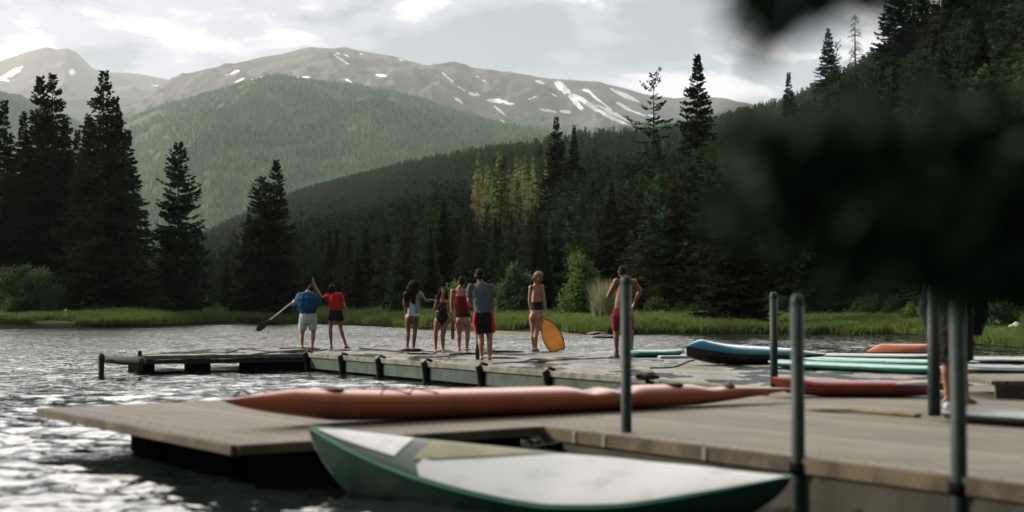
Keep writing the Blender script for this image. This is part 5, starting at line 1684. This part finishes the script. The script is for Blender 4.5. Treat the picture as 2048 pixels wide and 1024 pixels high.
C_blue = fabric('deep_blue_cloth', (0.012, 0.085, 0.19), (0.010, 0.05, 0.12)); C_mint = fabric('pale_mint_cloth', (0.42, 0.50, 0.50))
C_red = fabric('red_cloth', (0.42, 0.022, 0.022)); C_black = fabric('black_cloth', (0.016, 0.016, 0.020)); C_wine = fabric('wine_cloth', (0.10, 0.008, 0.014), (0.19, 0.010, 0.018))
C_slate = fabric('slate_cloth', (0.085, 0.11, 0.135)); C_sky = fabric('light_blue_cloth', (0.34, 0.52, 0.64)); C_grey = fabric('grey_cloth', (0.24, 0.26, 0.28)); C_whitec = fabric('white_cloth', (0.6, 0.6, 0.6)); C_cap = fabric('tan_cap_cloth', (0.34, 0.22, 0.13))


def z1(x, y): return 500 + x / 4.877, 520 + y / 4.877
def z2(x, y): return 780 + x / 4.875, 520 + y / 4.875
def z3(x, y): return 1020 + x / 4.655, 510 + y / 4.655
def zi(x, y): return x, y


# the man in blue with the paddle
p = Person('man in wide deep blue shirt and pale mint shorts holding a paddle', 36.0, z1,
           dict(head=(592, 292, 0.20), shL=(482, 350, 0.04), shR=(655, 352, 0.04), elL=(446, 440, -0.02), wrL=(428, 396, 0.22), elR=(672, 440, 0.1), wrR=(600, 455, 0.32), hipL=(525, 580), hipR=(607, 580), knL=(510, 725, 0.03), knR=(622, 722, 0.03), ankL=(512, 850), ankR=(612, 846)),
           H=1.66, skin_mat=S_pale, build=1.08, female=False, waist=.15, hips=.17, headtilt=(0.05, 0.55, 0.8), headdir=(0, 1, -0.6), hands={'L': (-0.35, 0.2, -0.5)})
p.tuck_shirt(.85); p.tuck_shorts(.72)
p.cloth('shirt', C_blue, lambda bm: (tube(bm, [p.hm + Vector((0, 0, .14)), p.hm + Vector((0, 0, .22)), p.hm + Vector((0, -.01, .36)), p.hm + Vector((0, 0, .50)), p.hm + Vector((0, .04, .60)), p.sm + Vector((0, .05, .06))],
                                          [(.19, .145), (.215, .16), (.285, .19), (.325, .20), (.28, .175), (.12, .10)], 24, ref=(0, 1, 0), round_ends=False),
                                     [tube(bm, [p.J['sh' + q] - Vector((0, 0, 0)), p.J['sh' + q].lerp(p.J['el' + q], .9)], [.085, .075], 14, round_ends=True) for q in 'LR']), wrinkle=0.028, seed=2)
p.cloth('shorts', C_mint, lambda bm: (tube(bm, [p.hm + Vector((0, 0, -.10)), p.hm, p.hm + Vector((0, 0, .10)), p.hm + Vector((0, 0, .165))], [(.19, .14), (.225, .155), (.215, .15), (.20, .14)], 20, ref=(0, 1, 0)),
                                      [tube(bm, [p.J['hip' + q], p.J['hip' + q].lerp(p.J['kn' + q], .72)], [.115, .105], 16) for q in 'LR']), wrinkle=0.014, seed=4)
p.hair_short(H_black)
bm = bmesh.new(); tube(bm, [p.sm + Vector((-.06, -.09, .06)), p.sm + Vector((.04, -.10, .05)), p.sm + Vector((.16, -.06, .03))], [.022, .026, .02], 10, round_ends=True); bobj('collar', bm, C_red, p.root, True)
pg0 = p.J['wrL'] + Vector((-0.02, 0.05, -0.02))
b0 = at_d(*z1(190, 590), 35.7); dv = (pg0 - b0).normalized()
paddle('paddle', 'paddle with black blade and pale shaft held by the man in blue', b0, b0 + dv * 1.62, None, M_silver, M_black, r=0.016, bl=0.46, bw=0.085, nrm=(0, 1, 0.2))

# the woman in the red shirt reaching over
p = Person('woman in red t-shirt and black shorts with one arm raised over the man in blue', 36.0, z1,
           dict(head=(800, 283, 0.02), shL=(772, 350, 0), shR=(880, 345), elL=(700, 372, 0.06), wrL=(622, 225, 0.05), elR=(924, 452, -.02), wrR=(940, 515), hipL=(800, 545), hipR=(878, 545), knL=(787, 665, .03), knR=(888, 672, .03), ankL=(795, 850), ankR=(938, 850)),
           H=1.60, skin_mat=S_tan, waist=.125, hips=.155, hands={'L': (-0.25, 0.05, 0.9)}, foot_dirs={'R': (.5, 1, 0)})
p.tuck_shirt(.42); p.tuck_shorts(.38)
p.cloth('shirt', C_red, lambda bm: (tube(bm, [p.hm + Vector((0, 0, .14)), p.hm + Vector((0, 0, .3)), p.hm + (p.sm - p.hm) * .7, p.sm - Vector((0, 0, .02)), p.sm + Vector((0, 0, .065))], [(.165, .125), (.160, .125), (.175, .13), (.165, .115), (.085, .075)], 24, ref=(0, 1, 0)),
                                    [tube(bm, [p.J['sh' + q], p.J['sh' + q].lerp(p.J['el' + q], .42)], [.074, .064], 14, round_ends=True) for q in 'LR']), wrinkle=0.02, seed=7)
p.cloth('shorts', C_black, lambda bm: (tube(bm, [p.hm + Vector((0, 0, -.10)), p.hm, p.hm + Vector((0, 0, .14))], [(.165, .125), (.20, .14), (.17, .125)], 20, ref=(0, 1, 0)),
                                       [tube(bm, [p.J['hip' + q], p.J['hip' + q].lerp(p.J['kn' + q], .38)], [.1, .095], 16) for q in 'LR']), wrinkle=0.008, seed=4)
p.hair_long(H_black, [[(x, 0, -.06), (x * 1.1, -.09, -.07), (x * 1.2, -.14, -.05)] for x in (-.06, -.03, 0, .03, .06)], r=.032, wr=.014)

# curly haired woman, arm out
p = Person('woman with long black curly hair in light blue swimwear reaching out one arm', 34.8, z2,
           dict(head=(240, 250, 0.0), shL=(155, 335), shR=(285, 322), elL=(140, 430, -.03), wrL=(165, 520, -.02), elR=(352, 400, .03), wrR=(425, 392, .05), hipL=(180, 560), hipR=(255, 560), knL=(178, 700, .02), knR=(245, 700, .02), ankL=(172, 850), ankR=(232, 852)),
           H=1.66, skin_mat=S_dark, waist=.125, hips=.155, build=1.0, hands={'R': (1, .1, -.15)})
T = np.isin(p.lab, ['torso', 'legL', 'legR'])
p.patch('swimsuit', C_sky, T & (p.px > 819.5) & (p.px < 838) & (p.py < 632) & (p.py > 590), .010)
p.patch('side_panel', C_black, T & (p.px <= 819.5) & (p.px > 811) & (p.py < 633) & (p.py > 588), .014)
p.cloth('cardigan', C_grey, lambda bm: (tube(bm, [p.J['shR'] + Vector((-.02, 0, .0)), p.J['shR'].lerp(p.J['elR'], .45)], [.075, .065], 14), tube(bm, [p.hm + Vector((.115, 0, .12)), p.hm + Vector((.11, 0, .42)), p.sm + Vector((.08, 0, .01))], [(.055, .12), (.055, .125), (.05, .09)], 14, ref=(0, 1, 0))), seed=9)
p.patch('shorts', C_whitec, T & (p.px <= 819.5) & (p.py > 615) & (p.py < 634), .016)
g = random.Random(3)
p.hair_long(H_black, [[(x, 0.02, -.05), (x * 1.5 - .03, -.12, -.09), (x * 1.7 - .07 + g.uniform(-.03, .03), -.25, -.11), (x * 1.5 - .10 + g.uniform(-.03, .03), -.36 - g.uniform(0, .1), -.10)] for x in (-.09, -.06, -.03, 0, .03, .06)] +
            [[(-.09, .03, 0), (-.14, -.02, -.02), (-.15, -.12, -.02)], [(-.06, .08, 0), (-.13, .05, 0)]], r=.048, wr=.05, puff=1.12)

# woman in the black swimsuit turned to the camera
p = Person('woman with long brown hair in black swimsuit turned toward the camera, smallest of the group', 32.9, z2,
           dict(head=(518, 310, 0.0), shL=(462, 418, .02), shR=(562, 412), elL=(436, 480, -.05), wrL=(452, 400, -.12), elR=(578, 500, -.03), wrR=(612, 560, -.02), hipL=(468, 590), hipR=(538, 590), knL=(447, 710, .02), knR=(515, 745, .02), ankL=(446, 880), ankR=(521, 885)),
           H=1.56, face=(0.15, -1, 0), skin_mat=S_tan, waist=.135, hips=.165, build=1.08, headtilt=(0.05, -.1, 1), hands={'L': (-.1, 0, 1)})
T = np.isin(p.lab, ['torso', 'legL', 'legR'])
hx, hy = z2(505, 600)
cut = (p.py < 640 - np.abs(p.px - (hx + 1)) * 1.25 + 12)
p.patch('swimsuit', C_black, (T & (p.py > 605) & cut & (p.py < 652)), .008)
sw_ = p.patch('swirl_print', C_grey, T & (np.abs((p.px - 877) * .35 + (p.py - 621.5) + 1.3 * np.sin(p.px * .5)) < 1.5) & (np.abs(p.px - 877) < 8) & (p.N[:, 1] < 0.2), .0105)
p.hair_long(H_brown, [[(sg * .07, .03, .02), (sg * .10, -.08, .02), (sg * .12, -.2, .03), (sg * .11, -.32 - .03 * i, .05)] for sg in (-1, 1) for i in range(2)] + [[(x, 0, -.07), (x, -.2, -.09), (x, -.3, -.08)] for x in (-.05, 0, .05)], r=.036, wr=.02)

# woman in the dark red swimsuit
p = Person('woman with short brown hair in a dark red swimsuit with thin straps seen from behind', 34.0, z2,
           dict(head=(700, 212, 0.0), shL=(612, 306), shR=(742, 306), elL=(596, 420, -.02), wrL=(606, 530, -.03), elR=(765, 410, .04), wrR=(765, 500, .12), hipL=(672, 590), hipR=(752, 590), knL=(674, 725, .02), knR=(757, 722, .02), ankL=(676, 872), ankR=(752, 872)),
           H=1.74, skin_mat=S_pale, waist=.155, hips=.18, build=1.10)
T = np.isin(p.lab, ['torso', 'legL', 'legR'])
p.patch('swimsuit', C_wine, T & (p.py > 592) & (p.py < 626), .008)
p.patch('swim_skirt', C_black, T & (p.py >= 625) & (p.py < 634), .014)
for sg, xx in ((-1, 622), (1, 724)):
    bm = bmesh.new(); a0 = at_d(*z2(xx, 350), 33.86); a1 = at_d(*z2(xx - 3, 280), 33.95)
    tube(bm, [a0, a0.lerp(a1, .6) + Vector((0, -.01, 0)), a1 + Vector((0, .05, .01))], [.008, .008, .008], 6, round_ends=True); bobj('strap', bm, C_wine, p.root, True)
p.hair_short(H_brown)
bm = bmesh.new(); ellipsoid(bm, p.hc + Vector((0, -.06, .075)), (.05, .045, .045)); mobj('hair_bun', remesh(bm, .008, 2, .012, 40, 1), H_brown, p.root)
hp = p.J['wrL'] + Vector((0, 0, -.12))
# the cloth it carries
def towel(c):
    bm = bmesh.new(); tube(bm, [c + Vector((0, 0, 0)), c + Vector((.005, 0, -.18)), c + Vector((.01, .01, -.36)), c + Vector((.02, 0, -.5))], [(.045, .02), (.05, .02), (.045, .018), (.03, .012)], 16, ref=(0, 1, 0), round_ends=True)
    return remesh(bm, .009, 2, .03, 30, 8)
tw = mobj('towel', towel(hp + Vector((0, -.02, .03))), mat('tan_towel', (0.22, 0.14, 0.07), .9, (.1, .06, .03), 18, bump=.5, bscale=40), None)
tag(tw, 'tan crumpled towel hanging from the left hand of the woman in dark red', 'towel')

# man in the grey shirt
p = Person('tall man in slate grey t-shirt and black shorts with red sides, nearest of the group', 28.4, z2,
           dict(head=(872, 150, 0.0), shL=(790, 262), shR=(988, 262), elL=(772, 395, 0), wrL=(828, 470, .20), elR=(1014, 400, 0), wrR=(996, 490, .16), hipL=(872, 580), hipR=(958, 580), knL=(890, 770, .02), knR=(972, 768, .02), ankL=(894, 940), ankR=(974, 940)),
           H=1.82, skin_mat=S_pale, build=1.05, female=False, waist=.165, hips=.165, belly=.125)
p.tuck_shirt(.62); p.tuck_shorts(.70)
p.cloth('shirt', C_slate, lambda bm: (tube(bm, [p.hm + Vector((0, 0, .13)), p.hm + Vector((0, 0, .25)), p.hm + (p.sm - p.hm) * .6, p.hm + (p.sm - p.hm) * .85, p.sm + Vector((0, 0, .02)), p.sm + Vector((0, 0, .085))], [(.195, .15), (.195, .15), (.215, .15), (.225, .14), (.17, .10), (.075, .075)], 24, ref=(0, 1, 0)),
                                      [tube(bm, [p.J['sh' + q] + Vector((0, 0, -.005)), p.J['sh' + q]  .lerp(p.J['el' + q], .60)], [.076, .080], 16, round_ends=True) for q in 'LR']), wrinkle=0.022, seed=12)
sh_ = p.cloth('shorts', C_black, lambda bm: (tube(bm, [p.hm + Vector((0, 0, -.10)), p.hm, p.hm + Vector((0, 0, .15))], [(.20, .15), (.215, .16), (.195, .15)], 20, ref=(0, 1, 0)),
                                             [tube(bm, [p.J['hip' + q], p.J['hip' + q].lerp(p.J['kn' + q], .70)], [.115, .12], 16) for q in 'LR']), wrinkle=0.014, seed=14)
for sg, x0_ in ((-1, -1), (1, 1)):
    jj = 'L' if sg < 0 else 'R'
    bm = bmesh.new(); tube(bm, [p.hm + Vector((sg * .165, -.02, .14)), p.J['hip' + jj] + Vector((sg * .095, -.025, -.02)), p.J['hip' + jj].lerp(p.J['kn' + jj], .66) + Vector((sg * .075, -.025, 0))], [(.030, .12), (.038, .125), (.042, .10)], 16, ref=(0, 1, 0))
    mobj('side_panel', remesh(bm, .010, 2, .01, 12, 1), C_red, sh_)
p.hair_short(H_black)
bl0 = at_d(*z2(852, 800), 28.25)
paddle('paddle', 'paddle with narrow dark blade held down behind the left leg of the grey-shirt man', at_d(*z2(849, 800), 28.62), at_d(*z2(838, 500), 28.62), None, M_black, M_black, r=0.012, bl=.40, bw=.045, nrm=(0, 1, 0))

# woman with the amber board
p = Person('woman in cap and bare-backed black swimsuit holding the amber board', 34.0, z3,
           dict(head=(268, 205, 0.0), shL=(196, 305), shR=(296, 298), elL=(182, 420, .06), wrL=(195, 520, .08), elR=(318, 425, -.03), wrR=(332, 520, -.04), hipL=(215, 575, .02), hipR=(280, 575), knL=(215, 720, .05), knR=(243, 725), ankL=(222, 860, .10), ankR=(238, 862)),
           H=1.84, face=(0.3, 1, 0), skin_mat=S_pale, waist=.125, hips=.155, build=0.98, headdir=(0.75, 1, 0), hands={'R': (0.02, 0, -1)})
T = np.isin(p.lab, ['torso', 'legL', 'legR'])
p.patch('swimsuit', C_black, T & (p.py > 603) & (p.py < 621), .008)
p.patch('swimsuit_edge', C_whitec, T & (p.py >= 621) & (p.py < 622.2), .009)
for x0_, x1_ in ((188, 205), (226, 232)):
    bm = bmesh.new(); a0 = at_d(*z3(x0_, 432), 33.87); a1 = at_d(*z3(x1_, 270), 33.93)
    tube(bm, [a0, a0.lerp(a1, .5) + Vector((0, -.018, 0)), a1], [.010, .008, .007], 6, round_ends=True); bobj('strap', bm, C_black, p.root, True)
p.hair_long(H_fair, [[(x, -.0, -.06), (x * 1.1, -.07, -.08), (x * .8 + .01, -.14, -.06)] for x in (-.06, -.03, 0, .03, .06)], r=.036, wr=.03)
bm = bmesh.new(); k = p.k
ellipsoid(bm, p.hc + p.hu * .055 * k - p.hf * .01, (.10 * k, .112 * k, .078 * k), p.Rm)
tube(bm, [p.hc + p.hu * .0 * k + Vector((-.07, -.02, .01)), p.hc + Vector((-.13, -.03, -.015)), p.hc + Vector((-.185, -.03, -.045))], [(.03, .07), (.012, .07), (.008, .05)], 14, ref=(0, 1, 0), round_ends=True)
mobj('cap', remesh(bm, .008, 2, .006, 20, 2), C_cap, p.root)

# the amber board it holds: pointed oval with a flat tail
o = thing('kneeboard', 'amber oval board with black rim standing tail-down on the dock', 'board')
cx_, cz_ = at_d(*z3(398, 735), 33.75).x, 0
top_ = at_d(*z3(318, 598), 33.75); bot = Vector((at_d(*z3(455, 885), 33.75).x, 33.75, DECK + 0.0))
ax = (top_ - bot); Lb = ax.length; ax.normalize(); sdv = Vector((ax.z, 0, -ax.x)); nv = Vector((0, 1, 0))
outl = []
for sg in (1, -1):
    ts = np.linspace(0, 1, 22) if sg == 1 else np.linspace(1, 0, 22)
    for t_ in ts:
        # t 0 tail, 1 nose
        w_ = 0.222 * (math.sin(min(1.0, (t_ * 0.84 + 0.16)) * PI)) ** 0.66 if t_ < 1 else 0.0
        outl.append((t_ * Lb, sg * w_))
bm = bmesh.new()
def face_ring(off, sc):
    r_ = []
    for l_, w_ in outl:
        q = bot + ax * (Lb * .5 + (l_ - Lb * .5) * sc) + sdv * (w_ * sc) + nv * off
        if q.z < DECK + 0.004: q.z = DECK + 0.004
        r_.append(q)
    return r_
f0 = [bm.verts.new(q) for q in face_ring(-.02, .97)]; f1 = [bm.verts.new(q) for q in face_ring(.02, .97)]
bm.faces.new(f0); bm.faces.new(f1[::-1])
for i in range(len(f0)): bm.faces.new((f0[i], f1[i], f1[(i + 1) % len(f0)], f0[(i + 1) % len(f0)]))
bobj('face_panel', bm, M_yellow, o)
bm = bmesh.new(); ringp = face_ring(0, 1.0); tube(bm, ringp + [ringp[0]], [(.016, .016)] * (len(ringp) + 1), 8); bobj('rim', bm, M_black, o, True)

# bare-chested man
p = Person('bare-chested man in wine red shorts, mostly behind the dark green pile', 30.4, z3,
           dict(head=(1043, 158, 0.0), shL=(990, 250), shR=(1150, 256), elL=(912, 392, .10), wrL=(975, 330, .30), elR=(1212, 335, .06), wrR=(1165, 430, .28), hipL=(990, 560), hipR=(1100, 560), knL=(985, 720, .02), knR=(1120, 720, .02), ankL=(992, 885), ankR=(1130, 880)),
           H=1.84, skin_mat=S_dark, build=1.05, female=False, waist=.165, hips=.165, belly=.125, headdir=(-.3, 1, 0))
p.tuck_shorts(.85)
p.cloth('shorts', C_wine, lambda bm: (tube(bm, [p.hm + Vector((0, 0, -.10)), p.hm, p.hm + Vector((0, 0, .15))], [(.20, .14), (.215, .155), (.20, .145)], 20, ref=(0, 1, 0)),
                                      [tube(bm, [p.J['hip' + q], p.J['hip' + q].lerp(p.J['kn' + q], .85)], [.115, .095], 16) for q in 'LR']), wrinkle=0.016, seed=24)
p.hair_short(H_black)
bm = bmesh.new(); ellipsoid(bm, p.hc - p.hu * .07 + p.hf * .05, (.062, .06, .055), p.Rm); mobj('beard', remesh(bm, .008, 2, .01, 40, 2), H_black, p.root)
for q in 'LR':
    bm = bmesh.new(); a0 = p.J['ank' + q]; tube(bm, [(a0.x, a0.y - .07, DECK + .03), (a0.x, a0.y + .05, DECK + .05), (a0.x, a0.y + .2, DECK + .03)], [(.045, .035), (.052, .045), (.05, .028)], 14, ref=(0, 0, 1), round_ends=True)
    bobj('shoe', bm, M_black, p.root, True)
    bm = bmesh.new(); tube(bm, [(a0.x - .01, a0.y - .01, DECK + .05), (a0.x, a0.y, DECK + .12)], [.046, .045], 14, round_ends=True); bobj('shoe_collar', bm, M_black, p.root, True)

# dark-clothed person at the right
p = Person('person in long dark clothes standing barefoot between the right handrail and the photo edge', 15.8, zi,
           dict(head=(1912, 508, 0), shL=(1862, 565), shR=(1952, 565), elL=(1850, 620, .05), wrL=(1868, 668, .1), elR=(1962, 620, .05), wrR=(1950, 668, .1), hipL=(1890, 650), hipR=(1922, 650), knL=(1893, 722, .02), knR=(1925, 724, .02), ankL=(1893, 795, .1), ankR=(1930, 795)),
           H=1.70, face=(.9, .45, 0), skin_mat=S_pale, female=False, build=1.0, foot_dirs={'R': (.6, .5, 0), 'L': (.6, .5, 0)})
p.cloth('coat', C_black, lambda bm: (tube(bm, [p.hm + Vector((.01, 0, -.40)), p.hm + Vector((0, 0, -.1)), p.hm + Vector((0, 0, .15)), p.hm + (p.sm - p.hm) * .7, p.sm + Vector((0, 0, .02)), p.sm + Vector((0, 0, .09))], [(.21, .17), (.215, .17), (.2, .15), (.235, .16), (.19, .11), (.09, .08)], 24, ref=(0, 1, 0)),
                                     [tube(bm, [p.J['sh' + q], p.J['el' + q], p.J['wr' + q]], [.085, .075, .06], 16) for q in 'LR']), wrinkle=0.03, seed=31)
p.hair_short(H_black)

# ------------------------------------------------------------------ near overhanging leaves
def near_branch(name, label, path, leaves, seed, spread, m_leaf, L=0.07, W=0.04, r=0.012):
    """a real branch: twigs from the main stem and leaves around it; path in px, py, distance"""
    g = np.random.default_rng(seed); gr = random.Random(seed)
    P = [at_d(px, py, d) for px, py, d in path]
    o = thing(name, label, 'branch', P[0])
    base = P[0]
    bm = bmesh.new(); tube(bm, [q - base for q in P], [r * (1 - .75 * i / (len(P) - 1)) for i in range(len(P))], 8, round_ends=True)
    Pn = np.array([list(q - base) for q in P])
    cs, ds = [], []
    nt = max(8, leaves // 12)
    for i in range(nt):
        s_ = gr.random() * (len(P) - 1); j = min(int(s_), len(P) - 2); c0 = Vector(Pn[j] * (1 - (s_ - j)) + Pn[j + 1] * (s_ - j))
        dv_ = Vector((gr.uniform(-1, 1), gr.uniform(-.7, .7), gr.uniform(-1, .7))).normalized() * gr.uniform(.35, 1) * spread
        tube(bm, [c0, c0 + dv_ * .5 + Vector((0, 0, .02)), c0 + dv_], [r * .35, r * .22, r * .1], 5)
        for k in range(12):
            q = c0 + dv_ * gr.uniform(.15, 1.05); cs.append(list(q + Vector((gr.uniform(-1, 1), gr.uniform(-1, 1), gr.uniform(-1, 1))) * spread * .12))
            ds.append([dv_.x + gr.uniform(-.2, .2), dv_.y + gr.uniform(-.2, .2), dv_.z - .12 + gr.uniform(-.2, .2)])
    bobj('twigs', bm, M_bark, o, True)
    C = np.array(cs); D = unit(np.array(ds)); N = unit(np.cross(D, g.normal(0, 1, (len(C), 3))))
    s_ = .6 + .7 * g.random(len(C)); l_ = L * s_; w_ = W * s_
    U_ = np.cross(D, N)
    pts = []
    for t_, ww, bend in ((0, 0, 0), (.2, .7, .04), (.5, 1, .09), (.8, .6, .06), (1, 0, -.02)):
        pts.append((t_, ww, bend))
    V = []
    for t_, ww, bd in pts:
        mid = C + D * (l_ * t_)[:, None] + U_ * (l_ * bd)[:, None]
        V += [mid - N * (w_ * .5 * ww)[:, None] + U_ * (w_ * .12 * ww)[:, None], mid, mid + N * (w_ * .5 * ww)[:, None] + U_ * (w_ * .12 * ww)[:, None]]
    V = np.stack(V, 1).reshape(-1, 3); i0 = np.arange(len(C))[:, None] * 15
    Q = []
    for a in range(4):
        for b in range(2):
            Q.append(np.stack([a * 3 + b + i0[:, 0], a * 3 + b + 1 + i0[:, 0], a * 3 + b + 4 + i0[:, 0], a * 3 + b + 3 + i0[:, 0]], -1))
    mobj('leaves', new_mesh('leaves', V, [np.concatenate(Q)]), m_leaf, o)
    return o


near_branch('leafy_branch', 'blurred dark leafy branch hanging into the sky at the top', [(2120, -260, 1.5), (1950, -120, 1.42), (1760, -40, 1.38), (1610, -12, 1.33), (1500, -48, 1.31), (1370, -36, 1.3)], 300, 1, .046, M_nearleaf, L=.042, W=.026, r=.008)
near_branch('leafy_branch', 'blurred dark foliage filling the right middle, upper spray', [(2220, 200, 1.95), (2020, 290, 1.9), (1850, 330, 1.85), (1680, 350, 1.85), (1540, 320, 1.8)], 3600, 2, .12, M_nearleaf, L=.034, W=.022)
near_branch('leafy_branch', 'blurred dark foliage filling the right middle, lower spray', [(2260, 380, 1.9), (2080, 440, 1.85), (1930, 460, 1.82), (1800, 455, 1.8), (1720, 430, 1.78)], 3200, 3, .10, M_nearleaf, L=.034, W=.022)
near_branch('leafy_branch', 'blurred dark foliage hanging lowest at the right photo edge', [(2270, 440, 2.0), (2130, 500, 1.95), (2020, 535, 1.95), (1930, 545, 1.9)], 1700, 4, .065, M_nearleaf, L=.032, W=.02)

# ------------------------------------------------------------------ clouds added out of view on the sunny side to shade hills and shore forest
M_blocker = mat('blocker_white', (0.85, 0.85, 0.86), 1.0, (0.8, 0.8, 0.82), 0.01, spec=0.0, trans=0.3)
px_h = 1024 + F * V3[:, 0] / V3[:, 1]; py_h = HOR - (V3[:, 2] - EYE) / V3[:, 1] * F


def shade_blocker_over(V, px_, py_, cx, cy, w_, l_, rz, seed):
    j = np.argmin((px_ - cx) ** 2 + (py_ - cy) ** 2 * 4 + (V[:, 1] > 3950) * 1e9)
    G_ = Vector(V[j].tolist()); c = G_ + SUN_DIR * ((2300 - G_.z) / SUN_DIR.z)
    bm = bmesh.new()
    for k in range(7):
        q = (k - 3) / 3
        ellipsoid(bm, (q * w_ * .5, mnoise.noise(Vector((k, seed, 0))) * l_ * .5, 0), (w_ * .22, l_ * .5 * (1 - .35 * abs(q)), 28), None, 20, 12)
    for v in bm.verts:
        v.co += Vector((1, 1, .5)) * mnoise.noise(v.co * .012 + Vector((seed, 0, 0))) * 55
    o = bobj('shade_blockers', bm, M_blocker, None, True); o.location = c; o.rotation_euler = (0, 0, rz); o['kind'] = 'stuff'


shade_blocker_over(V3, px_h, py_h, 740, 205, 760, 330, R(0), 1)
shade_blocker_over(V3, px_h, py_h, 420, 290, 420, 250, R(5), 3)
Vg = np.array([[-25, 152, 8.], [190, 190, 40.]])
for q, (w_, l_, rz_) in enumerate(((260, 70, 0), (260, 130, .4))):
    shade_blocker_over(Vg[q:q + 1], np.zeros(1), np.zeros(1), 0, 0, w_, l_, rz_, 7 + q)

# ------------------------------------------------------------------ air
bm = bmesh.new(); box(bm, (0, 5300, 848), (20000, 11400, 1704))
hz = bobj('haze', bm, None); hz['kind'] = 'stuff'
m = bpy.data.materials.new('haze'); m.use_nodes = True; t = NT(m.node_tree)
o_ = t.n('ShaderNodeOutputMaterial'); v_ = t.n('ShaderNodeVolumePrincipled')
v_.inputs['Color'].default_value = (0.78, 0.85, 0.89, 1); v_.inputs['Density'].default_value = 5.0e-5; v_.inputs['Anisotropy'].default_value = 0.6
t.l(v_.outputs[0], o_.inputs['Volume']); hz.data.materials.append(m)
